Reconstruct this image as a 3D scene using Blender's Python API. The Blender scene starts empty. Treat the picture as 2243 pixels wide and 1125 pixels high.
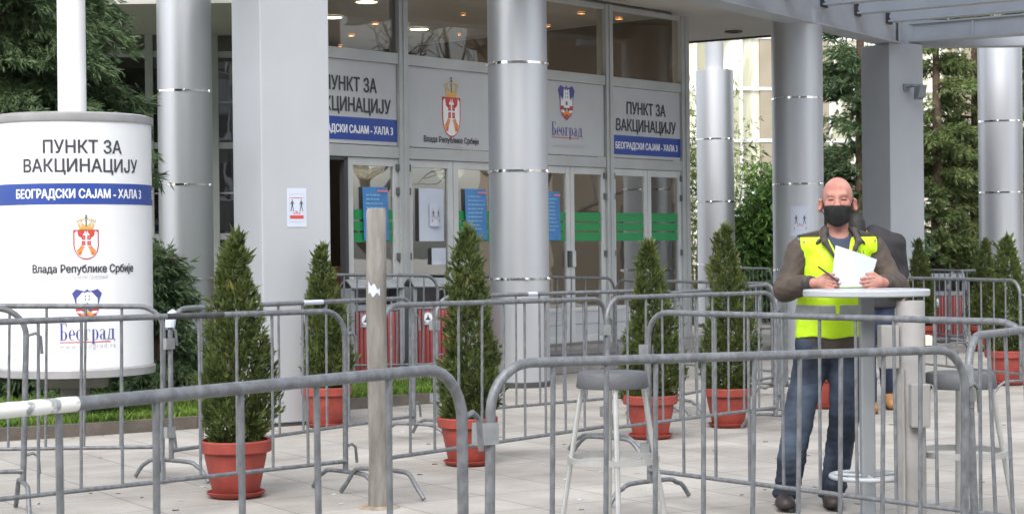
import bpy, bmesh, math, random
import numpy as np
from mathutils import Vector, Matrix
R_ = math.radians
random.seed(7); rng = np.random.default_rng(11)
scn = bpy.context.scene
COL = scn.collection

# ------------------------------------------------------------------ camera, sky, sun, exposure
FPX, CX, CY, CAMZ = 3900.0, 1121.5, 562.5, 1.45
PITCH, ROLL = 17.5 / FPX, 0.0105
_F = Vector((0, math.cos(PITCH), -math.sin(PITCH)))
_R0 = Vector((1, 0, 0)); _U0 = Vector((0, math.sin(PITCH), math.cos(PITCH)))
_R = _R0 * math.cos(ROLL) - _U0 * math.sin(ROLL)
_U = _R0 * math.sin(ROLL) + _U0 * math.cos(ROLL)
cam_d = bpy.data.cameras.new('camera'); cam = bpy.data.objects.new('camera', cam_d); COL.objects.link(cam)
cam_d.sensor_width = 36; cam_d.lens = 36 * FPX / 2243; cam_d.clip_start = 0.1; cam_d.clip_end = 2000
cam.matrix_world = Matrix(((_R.x, _U.x, -_F.x, 0), (_R.y, _U.y, -_F.y, 0), (_R.z, _U.z, -_F.z, CAMZ), (0, 0, 0, 1)))
cam_d.dof.use_dof = True; cam_d.dof.focus_distance = 9.5; cam_d.dof.aperture_fstop = 11
scn.camera = cam
scn.view_settings.view_transform = 'Standard'; scn.view_settings.look = 'None'
scn.view_settings.gamma = 1; scn.view_settings.use_curve_mapping = False
scn.view_settings.exposure = 1.43
SUN_EL, SUN_AZ = 46, 193          # degrees; azimuth measured from +Y (the viewing direction) clockwise
world = bpy.data.worlds.new("World"); scn.world = world; world.use_nodes = True
nt = world.node_tree; bg = nt.nodes['Background']; bg.inputs[1].default_value = 0.15
sky = nt.nodes.new('ShaderNodeTexSky'); sky.sky_type = 'NISHITA'; sky.sun_disc = False
sky.sun_elevation = R_(SUN_EL); sky.sun_rotation = R_(SUN_AZ)
sky.air_density = 1.0; sky.dust_density = 3.0; sky.ozone_density = 1.0
hs = nt.nodes.new('ShaderNodeHueSaturation'); hs.inputs['Saturation'].default_value = 0.32
nt.links.new(sky.outputs[0], hs.inputs['Color']); nt.links.new(hs.outputs[0], bg.inputs[0])
sun_d = bpy.data.lights.new('sun', 'SUN'); sun_d.energy = 0.7; sun_d.angle = R_(60); sun_d.color = (1, .97, .93)
sun = bpy.data.objects.new('sun', sun_d); COL.objects.link(sun)
_sd = Vector((math.sin(R_(SUN_AZ)) * math.cos(R_(SUN_EL)), math.cos(R_(SUN_AZ)) * math.cos(R_(SUN_EL)), math.sin(R_(SUN_EL))))
sun.rotation_euler = _sd.to_track_quat('Z', 'Y').to_euler(); sun.location = _sd * 60

def ray(px, py): return _F + _R * ((px - CX) / FPX) + _U * ((CY - py) / FPX)
def at(px, py, s):
    """world point seen at a place in the photograph, at the depth where one metre measures s pixels"""
    d = ray(px, py); t = (FPX / s) / d.y
    return Vector((0, 0, CAMZ)) + d * t
def ground(px, py, z=0.0):
    d = ray(px, py); t = (z - CAMZ) / d.z
    return Vector((0, 0, CAMZ)) + d * t

# ------------------------------------------------------------------ materials
MATS = {}
def mat(name, col, rough=0.6, metal=0.0, var=0.0, vscale=6.0, bump=0.0, bscale=40.0, col2=None, spec=0.5, detail=4.0, stretch=None, emit=None, coords='Object', sheen=0.0, thr=(0.35, 0.65)):
    m = bpy.data.materials.new(name); m.use_nodes = True; n = m.node_tree.nodes; l = m.node_tree.links
    p = n['Principled BSDF']; p.inputs['Base Color'].default_value = (*col, 1); p.inputs['Roughness'].default_value = rough
    p.inputs['Metallic'].default_value = metal; p.inputs['Specular IOR Level'].default_value = spec
    if sheen: p.inputs['Sheen Weight'].default_value = sheen
    tc = n.new('ShaderNodeTexCoord'); src = tc.outputs[coords]
    if stretch:
        mp = n.new('ShaderNodeMapping'); mp.inputs['Scale'].default_value = stretch; l.new(src, mp.inputs[0]); src = mp.outputs[0]
    if var or col2:
        nz = n.new('ShaderNodeTexNoise'); nz.inputs['Scale'].default_value = vscale; nz.inputs['Detail'].default_value = detail; l.new(src, nz.inputs['Vector'])
        cr = n.new('ShaderNodeValToRGB'); l.new(nz.outputs['Fac'], cr.inputs[0])
        c2 = col2 if col2 else tuple(min(1, c * (1 + var)) for c in col); c1 = col if col2 else tuple(c * (1 - var) for c in col)
        cr.color_ramp.elements[0].position = thr[0]; cr.color_ramp.elements[1].position = thr[1]
        cr.color_ramp.elements[0].color = (*c1, 1); cr.color_ramp.elements[1].color = (*c2, 1)
        l.new(cr.outputs[0], p.inputs['Base Color'])
        mr = n.new('ShaderNodeMapRange'); mr.inputs[3].default_value = max(0, rough - .08); mr.inputs[4].default_value = min(1, rough + .1)
        l.new(nz.outputs['Fac'], mr.inputs[0]); l.new(mr.outputs[0], p.inputs['Roughness'])
    if bump:
        nb = n.new('ShaderNodeTexNoise'); nb.inputs['Scale'].default_value = bscale; nb.inputs['Detail'].default_value = 5; l.new(src, nb.inputs['Vector'])
        b = n.new('ShaderNodeBump'); b.inputs['Strength'].default_value = bump; b.inputs['Distance'].default_value = 0.02; l.new(nb.outputs['Fac'], b.inputs['Height']); l.new(b.outputs[0], p.inputs['Normal'])
    if emit:
        p.inputs['Emission Color'].default_value = (*emit[:3], 1); p.inputs['Emission Strength'].default_value = emit[3]
    MATS[name] = m; return m

def glass_mat(name, tint=(.6, .62, .6), refl=1.5, extra=0.08):
    m = bpy.data.materials.new(name); m.use_nodes = True; n = m.node_tree.nodes; l = m.node_tree.links
    n.remove(n['Principled BSDF']); out = n['Material Output']
    tr = n.new('ShaderNodeBsdfTransparent'); tr.inputs[0].default_value = (*tint, 1)
    gl = n.new('ShaderNodeBsdfGlossy'); gl.inputs['Roughness'].default_value = 0.01; gl.inputs[0].default_value = (.95, .97, .98, 1)
    # Schlick reflectance from the angle to the pane, the same from either side (two faces per pane)
    ge = n.new('ShaderNodeNewGeometry'); dt = n.new('ShaderNodeVectorMath'); dt.operation = 'DOT_PRODUCT'; l.new(ge.outputs['Incoming'], dt.inputs[0]); l.new(ge.outputs['Normal'], dt.inputs[1])
    ab = n.new('ShaderNodeMath'); ab.operation = 'ABSOLUTE'; l.new(dt.outputs['Value'], ab.inputs[0])
    om = n.new('ShaderNodeMath'); om.operation = 'SUBTRACT'; om.inputs[0].default_value = 1; l.new(ab.outputs[0], om.inputs[1])
    pw = n.new('ShaderNodeMath'); pw.operation = 'POWER'; pw.inputs[1].default_value = 5; l.new(om.outputs[0], pw.inputs[0])
    f0 = ((refl - 1) / (refl + 1)) ** 2 + extra
    ad = n.new('ShaderNodeMath'); ad.operation = 'MULTIPLY_ADD'; ad.inputs[1].default_value = 1 - f0; ad.inputs[2].default_value = f0; ad.use_clamp = True; l.new(pw.outputs[0], ad.inputs[0])
    nz = n.new('ShaderNodeTexNoise'); nz.inputs['Scale'].default_value = 1.3; tc = n.new('ShaderNodeTexCoord'); l.new(tc.outputs['Object'], nz.inputs['Vector'])
    b = n.new('ShaderNodeBump'); b.inputs['Strength'].default_value = .06; b.inputs['Distance'].default_value = .03; l.new(nz.outputs['Fac'], b.inputs['Height']); l.new(b.outputs[0], gl.inputs['Normal'])
    mx = n.new('ShaderNodeMixShader'); l.new(ad.outputs[0], mx.inputs[0]); l.new(tr.outputs[0], mx.inputs[1]); l.new(gl.outputs[0], mx.inputs[2]); l.new(mx.outputs[0], out.inputs[0])
    MATS[name] = m; return m

def leaf_mat(name, c1, c2, scale=5.0, c3=None):
    m = bpy.data.materials.new(name); m.use_nodes = True; n = m.node_tree.nodes; l = m.node_tree.links
    p = n['Principled BSDF']; p.inputs['Roughness'].default_value = .6; p.inputs['Specular IOR Level'].default_value = .3
    geo = n.new('ShaderNodeNewGeometry'); tc = n.new('ShaderNodeTexCoord')
    nz = n.new('ShaderNodeTexNoise'); nz.inputs['Scale'].default_value = scale; nz.inputs['Detail'].default_value = 3; l.new(tc.outputs['Object'], nz.inputs['Vector'])
    ad = n.new('ShaderNodeMath'); ad.operation = 'MULTIPLY_ADD'; ad.inputs[1].default_value = .45; l.new(geo.outputs['Random Per Island'], ad.inputs[0])
    sb = n.new('ShaderNodeMath'); sb.operation = 'SUBTRACT'; sb.inputs[1].default_value = .22; l.new(nz.outputs['Fac'], sb.inputs[0]); l.new(sb.outputs[0], ad.inputs[2])
    cr = n.new('ShaderNodeValToRGB'); cr.color_ramp.elements[0].position = .25; cr.color_ramp.elements[1].position = .75
    cr.color_ramp.elements[0].color = (*c1, 1); cr.color_ramp.elements[1].color = (*c2, 1)
    if c3:
        e = cr.color_ramp.elements.new(.93); e.color = (*c3, 1)
    l.new(ad.outputs[0], cr.inputs[0]); l.new(cr.outputs[0], p.inputs['Base Color'])
    tl = n.new('ShaderNodeBsdfTranslucent'); l.new(cr.outputs[0], tl.inputs[0])
    mx = n.new('ShaderNodeMixShader'); mx.inputs[0].default_value = .25; l.new(p.outputs[0], mx.inputs[1]); l.new(tl.outputs[0], mx.inputs[2])
    l.new(mx.outputs[0], n['Material Output'].inputs[0])
    MATS[name] = m; return m

GALV = mat('galvanised_steel', (.165, .175, .187), .5, .35, .22, 38, .14, 70, detail=8, stretch=(1, 1, .6))
GALV2 = mat('galvanised_bright', (.34, .36, .37), .4, .7, .12, 20)
ALU = mat('column_cladding', (.56, .58, .61), .46, .86, .05, 1.5, stretch=(1, 1, .15))
CHROME = mat('chrome_ring', (.8, .8, .8), .12, 1.0, .25, 9)
PILLAR = mat('pillar_paint', (.385, .405, .43), .5, 0, .04, 1.2, .04, 30)
FRAME = mat('window_frame_paint', (.42, .44, .44), .4, .2, .05, 3)
DOORFR = mat('door_frame_paint', (.52, .54, .54), .42, .1, .05, 3)
DARKFR = mat('dark_frame', (.05, .05, .055), .5)
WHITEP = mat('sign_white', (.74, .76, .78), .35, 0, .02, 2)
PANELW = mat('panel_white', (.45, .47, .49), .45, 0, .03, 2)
BLUE = mat('sign_blue', (.025, .065, .30), .4, 0, .05, 3)
INK = mat('ink_dark', (.05, .05, .065), .5)
INKW = mat('ink_white', (.8, .82, .86), .5)
INKG = mat('ink_grey', (.45, .46, .50), .5)
NAVY = mat('ink_navy', (.06, .07, .26), .5)
RED = mat('ink_red', (.52, .06, .05), .5)
PINK = mat('ink_pink', (.70, .22, .26), .5)
ORANGE = mat('ink_orange', (.72, .27, .07), .5)
GOLD = mat('ink_gold', (.62, .42, .12), .5)
GREEN = mat('stripe_green', (.018, .25, .075), .45)
POSTERB = mat('poster_blue', (.06, .22, .50), .4, 0, .12, 7)
POSTERL = mat('poster_light_blue', (.3, .5, .72), .45)
PAPER = mat('paper_white', (.52, .57, .67), .6, 0, .02, 4)
CONC = mat('concrete', (.36, .345, .32), .85, 0, .16, 5, .25, 50)
WOODP = mat('weathered_post', (.12, .11, .098), .85, 0, 0, 5, .4, 24, stretch=(3, 3, .7), col2=(.265, .252, .232), thr=(.30, .70), detail=9)
GREYPOST = mat('grey_post_paint', (.255, .25, .245), .7, 0, .16, 5, .12, 30)
BOXG = mat('junction_box_plastic', (.275, .27, .265), .6, 0, .05, 8)
WHITEPOLE = mat('white_pole_paint', (.82, .83, .84), .45, 0, .03, 3)
RIMG = mat('drum_rim_metal', (.40, .40, .41), .45, .4, .08, 6)
TERRA = mat('terracotta_plastic', (.285, .048, .034), .6, 0, .22, 7, .08, 30, detail=6)
SOIL = mat('soil', (.05, .035, .025), .95, 0, .3, 20, .5, 30)
BARK = mat('bark', (.10, .07, .05), .9, 0, .3, 9, .5, 30)
BARKG = mat('bark_grey', (.10, .09, .08), .9, 0, .3, 9, .3, 30)
THUJA = leaf_mat('thuja_leaf', (.050, .074, .022), (.140, .182, .052), 6, (.27, .19, .06))
CONIFER = leaf_mat('conifer_leaf', (.035, .07, .035), (.15, .22, .10), 1.6)
CONIFERB = leaf_mat('conifer_leaf_light', (.06, .10, .035), (.23, .29, .11), 1.2, (.28, .23, .13))
BUSHL = leaf_mat('bush_leaf', (.03, .085, .018), (.13, .24, .055), 2)
BAMBOO = leaf_mat('bamboo_leaf', (.06, .11, .02), (.24, .32, .08), 3)
GRASS = leaf_mat('grass_blade', (.06, .13, .02), (.22, .34, .06), 2.5, (.20,.16,.07))
EARTHG = mat('bed_ground', (.05, .075, .02), .95, 0, .5, 3, .6, 25, col2=(.085, .15, .03))
KERBM = mat('kerb_stone', (.105, .09, .075), .85, 0, .2, 6, .3, 40)
SOFFIT = mat('soffit_plaster', (.50, .48, .45), .8, 0, .04, .8)
BEAM = mat('steel_beam_paint', (.42, .44, .475), .5, 0, .06, 2)
ROOFP = glass_mat('translucent_roof', (.50, .53, .57), 1.3, .02)
BINRED = mat('bin_red', (.26, .058, .06), .45, 0, .1, 10)
BINGREY = mat('bin_grey', (.24, .26, .28), .5, .2, .08, 8)
DARKV = mat('dark_void', (.02, .02, .022), .8)
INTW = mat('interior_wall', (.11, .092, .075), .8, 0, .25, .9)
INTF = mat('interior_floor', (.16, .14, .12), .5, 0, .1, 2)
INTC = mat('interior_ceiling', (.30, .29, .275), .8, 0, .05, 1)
LAMP = mat('lamp_warm', (1, .9, .7), .5, emit=(1, .90, .68, 6))
LAMPO = mat('lamp_orange', (1, .6, .3), .5, emit=(1, .42, .14, 7))
STEPM = mat('step_stone', (.22, .21, .20), .85, 0, .15, 4, .2, 40)
STOOLSEAT = mat('stool_seat', (.085, .09, .098), .6, 0, .08, 12, .1, 80)
ALUB = mat('brushed_aluminium', (.50, .51, .50), .35, .6, .06, 14)
TABLEW = mat('table_top_white', (.40, .425, .455), .35, 0, .03, 6)
TABLEG = mat('table_leg_grey', (.30, .32, .34), .4, .3, .04, 6)
BUILDG = mat('background_wall_cream', (.66, .62, .50), .8, 0, .08, .5)
MULLW = mat('background_mullion_white', (.85, .86, .87), .5)
GLASS = glass_mat('door_glass', (.66, .66, .62), 1.5, .26)
GLASSU = glass_mat('upper_glass', (.80, .78, .74), 1.45, .02)
GLASSL = glass_mat('wing_glass', (.7, .7, .7), 1.5, .05)

# background glazing: bright curtains behind wavy reflecting panes
def make_bright_glass():
    m = bpy.data.materials.new('background_glazing'); m.use_nodes = True; n = m.node_tree.nodes; l = m.node_tree.links
    p = n['Principled BSDF']; p.inputs['Roughness'].default_value = .05; p.inputs['Coat Weight'].default_value = .6; p.inputs['Coat Roughness'].default_value = .03
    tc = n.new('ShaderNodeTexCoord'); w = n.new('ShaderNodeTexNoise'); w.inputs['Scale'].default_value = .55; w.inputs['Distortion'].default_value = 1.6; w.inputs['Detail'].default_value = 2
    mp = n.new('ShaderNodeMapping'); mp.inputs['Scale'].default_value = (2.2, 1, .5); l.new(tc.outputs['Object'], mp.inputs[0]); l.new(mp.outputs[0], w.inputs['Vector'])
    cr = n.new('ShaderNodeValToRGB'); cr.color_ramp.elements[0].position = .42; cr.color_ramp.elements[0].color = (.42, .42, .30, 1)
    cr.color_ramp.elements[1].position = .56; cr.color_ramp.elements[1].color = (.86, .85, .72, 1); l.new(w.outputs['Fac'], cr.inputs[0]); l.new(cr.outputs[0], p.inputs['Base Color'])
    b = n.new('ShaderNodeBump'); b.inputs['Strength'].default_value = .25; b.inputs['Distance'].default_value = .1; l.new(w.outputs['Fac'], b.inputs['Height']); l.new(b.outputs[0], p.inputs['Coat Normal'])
    MATS['background_glazing'] = m; return m
BGLASS = make_bright_glass()

def make_paving():
    m = bpy.data.materials.new('paving_slabs'); m.use_nodes = True; n = m.node_tree.nodes; l = m.node_tree.links
    p = n['Principled BSDF']; p.inputs['Roughness'].default_value = .85; p.inputs['Specular IOR Level'].default_value = .3
    tc = n.new('ShaderNodeTexCoord'); mp = n.new('ShaderNodeMapping'); mp.inputs['Rotation'].default_value = (0, 0, R_(-32)); l.new(tc.outputs['Object'], mp.inputs[0])
    br = n.new('ShaderNodeTexBrick'); br.inputs['Scale'].default_value = 1.0; br.inputs['Brick Width'].default_value = .6; br.inputs['Row Height'].default_value = .6; br.offset = 0.0
    br.inputs['Mortar Size'].default_value = .006; br.inputs['Mortar Smooth'].default_value = .3; br.inputs['Bias'].default_value = 0
    br.inputs['Color1'].default_value = (.395, .376, .348, 1); br.inputs['Color2'].default_value = (.345, .328, .303, 1); br.inputs['Mortar'].default_value = (.20, .19, .175, 1)
    l.new(mp.outputs[0], br.inputs['Vector'])
    n1 = n.new('ShaderNodeTexNoise'); n1.inputs['Scale'].default_value = 1.1; n1.inputs['Detail'].default_value = 7; n1.inputs['Roughness'].default_value = .62; l.new(mp.outputs[0], n1.inputs['Vector'])
    r1 = n.new('ShaderNodeValToRGB'); r1.color_ramp.elements[0].position = .30; r1.color_ramp.elements[0].color = (.64, .63, .61, 1); r1.color_ramp.elements[1].position = .66; r1.color_ramp.elements[1].color = (1.08, 1.08, 1.08, 1); l.new(n1.outputs['Fac'], r1.inputs[0])
    n2 = n.new('ShaderNodeTexNoise'); n2.inputs['Scale'].default_value = 90; n2.inputs['Detail'].default_value = 3; l.new(tc.outputs['Object'], n2.inputs['Vector'])
    r2 = n.new('ShaderNodeValToRGB'); r2.color_ramp.elements[0].position = .3; r2.color_ramp.elements[0].color = (.88, .88, .88, 1); r2.color_ramp.elements[1].position = .7; r2.color_ramp.elements[1].color = (1.06, 1.06, 1.06, 1); l.new(n2.outputs['Fac'], r2.inputs[0])
    n3 = n.new('ShaderNodeTexVoronoi'); n3.inputs['Scale'].default_value = 1.7; l.new(mp.outputs[0], n3.inputs['Vector'])   # dropped spots
    r3 = n.new('ShaderNodeValToRGB'); r3.color_ramp.elements[0].position = .012; r3.color_ramp.elements[0].color = (.6, .58, .55, 1); r3.color_ramp.elements[1].position = .05; r3.color_ramp.elements[1].color = (1, 1, 1, 1); l.new(n3.outputs['Distance'], r3.inputs[0])
    prev = br.outputs['Color']
    for r in (r1, r2, r3):
        mx = n.new('ShaderNodeMix'); mx.data_type = 'RGBA'; mx.blend_type = 'MULTIPLY'; mx.inputs[0].default_value = 1
        l.new(prev, mx.inputs[6]); l.new(r.outputs[0], mx.inputs[7]); prev = mx.outputs[2]
    l.new(prev, p.inputs['Base Color'])
    b = n.new('ShaderNodeBump'); b.inputs['Strength'].default_value = .15; b.inputs['Distance'].default_value = .01; l.new(n2.outputs['Fac'], b.inputs['Height']); l.new(b.outputs[0], p.inputs['Normal'])
    return m
PAVING = make_paving()

# ------------------------------------------------------------------ mesh helpers
class MB:
    def __init__(s): s.v = []; s.f = []; s.m = []
    def add(s, v, f, mi=0):
        b = len(s.v); s.v += [Vector(p) for p in v]; s.f += [tuple(i + b for i in q) for q in f]; s.m += [mi] * len(f)
    def hexa(s, c, mi=0):   # 8 corners: bottom 4 ccw, top 4
        s.add(c, [(0, 3, 2, 1), (4, 5, 6, 7), (0, 1, 5, 4), (1, 2, 6, 5), (2, 3, 7, 6), (3, 0, 4, 7)], mi)
    def box(s, x0, x1, y0, y1, z0, z1, mi=0, fr=None, bev=0.0):
        if bev:
            bm = bmesh.new(); bmesh.ops.create_cube(bm, size=1)
            for v in bm.verts: v.co = Vector((x0 + (v.co.x + .5) * (x1 - x0), y0 + (v.co.y + .5) * (y1 - y0), z0 + (v.co.z + .5) * (z1 - z0)))
            bmesh.ops.bevel(bm, geom=bm.edges[:], offset=bev, segments=2, affect='EDGES', profile=.6)
            bm.verts.index_update(); P = [v.co.copy() for v in bm.verts]
            if fr: P = [fr(p) for p in P]
            s.add(P, [tuple(v.index for v in f.verts) for f in bm.faces], mi); bm.free(); return
        P = [(x0, y0, z0), (x1, y0, z0), (x1, y1, z0), (x0, y1, z0), (x0, y0, z1), (x1, y0, z1), (x1, y1, z1), (x0, y1, z1)]
        if fr: P = [fr(Vector(p)) for p in P]
        s.hexa(P, mi)
    def tube(s, pts, r, n=10, mi=0, cap=True, closed=False):
        pts = [Vector(p) for p in pts]; N = len(pts)
        rs = [r] * N if not hasattr(r, '__len__') else list(r)
        T = []
        for i in range(N):
            if closed: t = pts[(i + 1) % N] - pts[i - 1]
            else: t = pts[min(i + 1, N - 1)] - pts[max(i - 1, 0)]
            T.append(t.normalized())
        up = Vector((0, 0, 1)) if abs(T[0].z) < .9 else Vector((0, 1, 0))
        a = T[0].cross(up).normalized(); V = []; F = []
        for i in range(N):
            a = (a - T[i] * a.dot(T[i])).normalized(); b = T[i].cross(a)
            for k in range(n):
                an = 2 * math.pi * k / n; V.append(pts[i] + (a * math.cos(an) + b * math.sin(an)) * rs[i])
        M = N if closed else N - 1
        for i in range(M):
            j = (i + 1) % N
            for k in range(n): F.append((i * n + k, i * n + (k + 1) % n, j * n + (k + 1) % n, j * n + k))
        if cap and not closed:
            F.append(tuple(range(n - 1, -1, -1))); F.append(tuple((N - 1) * n + k for k in range(n)))
        s.add(V, F, mi)
    def lathe(s, prof, n=32, mi=0, c=(0, 0, 0), cap=False, a0=0.0, a1=2 * math.pi):
        full = abs(a1 - a0 - 2 * math.pi) < 1e-6; m = n if full else n + 1; V = []; F = []
        for r, z in prof:
            for k in range(m):
                an = a0 + (a1 - a0) * k / n; V.append((c[0] + r * math.cos(an), c[1] + r * math.sin(an), c[2] + z))
        for i in range(len(prof) - 1):
            for k in range(n):
                k2 = (k + 1) % m; F.append((i * m + k, i * m + k2, (i + 1) * m + k2, (i + 1) * m + k))
        if cap:
            F.append(tuple(range(m - 1, -1, -1))); F.append(tuple((len(prof) - 1) * m + k for k in range(m)))
        s.add(V, F, mi)
    def build(s, name, mats, parent=None, smooth=False, world=True, split=None):
        me = bpy.data.meshes.new(name)
        off = parent_loc(parent) if (parent is not None and world) else Vector((0, 0, 0))
        me.from_pydata([tuple(v - off) for v in s.v], [], s.f)
        ms = mats if isinstance(mats, (list, tuple)) else [mats]
        for m in ms: me.materials.append(m)
        me.polygons.foreach_set('material_index', s.m)
        finish(me, smooth)
        o = bpy.data.objects.new(name, me); COL.objects.link(o)
        if parent is not None: o.parent = parent
        return o
def finish(me, smooth):
    bm = bmesh.new(); bm.from_mesh(me); bmesh.ops.recalc_face_normals(bm, faces=bm.faces); 
    if smooth:
        for f in bm.faces: f.smooth = True
        for e in bm.edges:
            if len(e.link_faces) == 2 and e.calc_face_angle(0) > R_(40): e.smooth = False
    bm.to_mesh(me); bm.free(); me.update()
def parent_loc(p):
    v = Vector((0, 0, 0))
    while p is not None: v = v + p.location; p = p.parent
    return v
def tag(o, label=None, cat=None, group=None, kind=None):
    if label: o['label'] = label
    if cat: o['category'] = cat
    if group: o['group'] = group
    if kind: o['kind'] = kind
    return o
def thing(name, label, cat, loc=(0, 0, 0), rotz=0.0, group=None):
    o = bpy.data.objects.new(name, None); COL.objects.link(o); o.location = loc; o.rotation_euler = (0, 0, rotz)
    o.empty_display_size = .2
    return tag(o, label, cat, group)
def copy_tree(o, parent=None):
    c = o.copy(); COL.objects.link(c); c.parent = parent
    for ch in list(o.children): copy_tree(ch, c)
    return c
def fast_mesh(name, V, F, mats, parent=None, smooth=False):
    V = np.asarray(V, np.float32); F = np.asarray(F, np.int32); k = F.shape[1]
    me = bpy.data.meshes.new(name); me.vertices.add(len(V)); me.vertices.foreach_set('co', V.ravel())
    me.loops.add(F.size); me.loops.foreach_set('vertex_index', F.ravel())
    me.polygons.add(len(F)); me.polygons.foreach_set('loop_start', np.arange(0, F.size, k, dtype=np.int32)); me.polygons.foreach_set('loop_total', np.full(len(F), k, np.int32))
    if smooth: me.polygons.foreach_set('use_smooth', np.ones(len(F), bool))
    for m in (mats if isinstance(mats, (list, tuple)) else [mats]): me.materials.append(m)
    me.update(calc_edges=True); me.validate()
    o = bpy.data.objects.new(name, me); COL.objects.link(o)
    if parent is not None: o.parent = parent
    return o
def arc(c, r, a0, a1, n, ax='xz'):
    out = []
    for i in range(n + 1):
        a = a0 + (a1 - a0) * i / n
        p = (r * math.cos(a), r * math.sin(a))
        out.append(Vector((c[0] + p[0], c[1], c[2] + p[1])) if ax == 'xz' else Vector((c[0], c[1] + p[0], c[2] + p[1])) if ax == 'yz' else Vector((c[0] + p[0], c[1] + p[1], c[2])))
    return out

# ------------------------------------------------------------------ flat lettering and emblems (local x right, y up), then laid on a plane or a drum
def text_bm(txt, x0, x1, base, cap, bold=0.0, shear=0.0, space=1.0):
    cu = bpy.data.curves.new('t', 'FONT'); cu.body = txt; cu.size = 1; cu.shear = shear; cu.space_character = space; cu.resolution_u = 3
    ob = bpy.data.objects.new('t', cu); COL.objects.link(ob); bpy.context.view_layer.update()
    dg = bpy.context.evaluated_depsgraph_get(); me = bpy.data.meshes.new_from_object(ob.evaluated_get(dg))
    V = [v.co.copy() for v in me.vertices]; F = [tuple(p.vertices) for p in me.polygons]
    bpy.data.objects.remove(ob); bpy.data.curves.remove(cu); bpy.data.meshes.remove(me)
    a = min(v.x for v in V); b = max(v.x for v in V); k = (x1 - x0) / (b - a); lift = .0003
    P = [((v.x - a) * k + x0, v.y / CAPH * cap + base, 0.0) for v in V]
    if not bold: return P, F
    w = bold * cap; n = len(P); PP = []; FF = []
    for i, (dx, dy) in enumerate(((-w, 0), (w, 0), (0, -w * .7), (0, w * .7), (0, 0))):
        PP += [(p[0] + dx, p[1] + dy, i * lift) for p in P]; FF += [tuple(q + i * n for q in f) for f in F]
    return PP, FF
def _caph():
    global CAPH
    CAPH = 1.0; V, F = text_bm('Н', 0, 1, 0, 1.0); CAPH = max(v[1] for v in V)
_caph()

def glyphs_belgrade(x0, x1, base, cap):
    """the city's name in a tall condensed high-contrast serif, drawn as polygons: Б е о г р а д"""
    polys = []
    def R(a, b, c, d): polys.append([(a, c), (b, c), (b, d), (a, d)])
    def ring(cx, cy, rx, ry, t, th, a0=0, a1=360, n=18):
        o = []; i_ = []
        for k in range(n + 1):
            a = R_(a0 + (a1 - a0) * k / n); w = th + (t - th) * abs(math.cos(a))
            o.append((cx + rx * math.cos(a), cy + ry * math.sin(a))); i_.append((cx + (rx - w) * math.cos(a), cy + (ry - th) * math.sin(a)))
        for k in range(n): polys.append([o[k], o[k + 1], i_[k + 1], i_[k]])
    x = 0
    R(0, .34, 0, .035); R(.06, .18, .035, .965); R(0, .44, .965, 1); R(.39, .44, .78, .965); ring(.22, .27, .25, .27, .13, .03, -90, 90); R(.18, .24, .505, .54)   # Б
    x = .56; ring(x + .2, .31, .2, .32, .12, .03, 0, 305); R(x + .1, x + .38, .30, .335)                         # е
    x = 1.02; ring(x + .2, .31, .21, .32, .12, .03)                                                             # о
    x = 1.5; R(x, x + .3, 0, .03); R(x + .07, x + .19, .03, .60); R(x, x + .38, .60, .63); R(x + .34, x + .38, .45, .60)   # г
    x = 1.96; R(x, x + .26, -.25, -.22); R(x + .06, x + .18, -.22, .63); ring(x + .22, .31, .23, .32, .12, .03, -90, 95)   # р
    x = 2.5; R(x + .22, x + .34, .05, .50); ring(x + .17, .47, .17, .16, .08, .03, 0, 165); ring(x + .17, .17, .17, .18, .11, .03, 40, 330); R(x + .3, x + .42, 0, .05)   # а
    x = 3.0; R(x, x + .52, 0, .035); R(x, x + .035, -.14, 0); R(x + .485, x + .52, -.14, 0); R(x + .32, x + .44, .035, .60); R(x + .12, x + .44, .60, .63)   # д
    polys.append([(x + .04, .035), (x + .12, .035), (x + .18, .60), (x + .13, .60)])
    k = (x1 - x0) / 3.52; V = []; F = []
    for p in polys:
        b = len(V); V += [(x0 + q[0] * k, base + q[1] * cap) for q in p]; F.append(tuple(range(b, b + len(p))))
    return V, F

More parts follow.
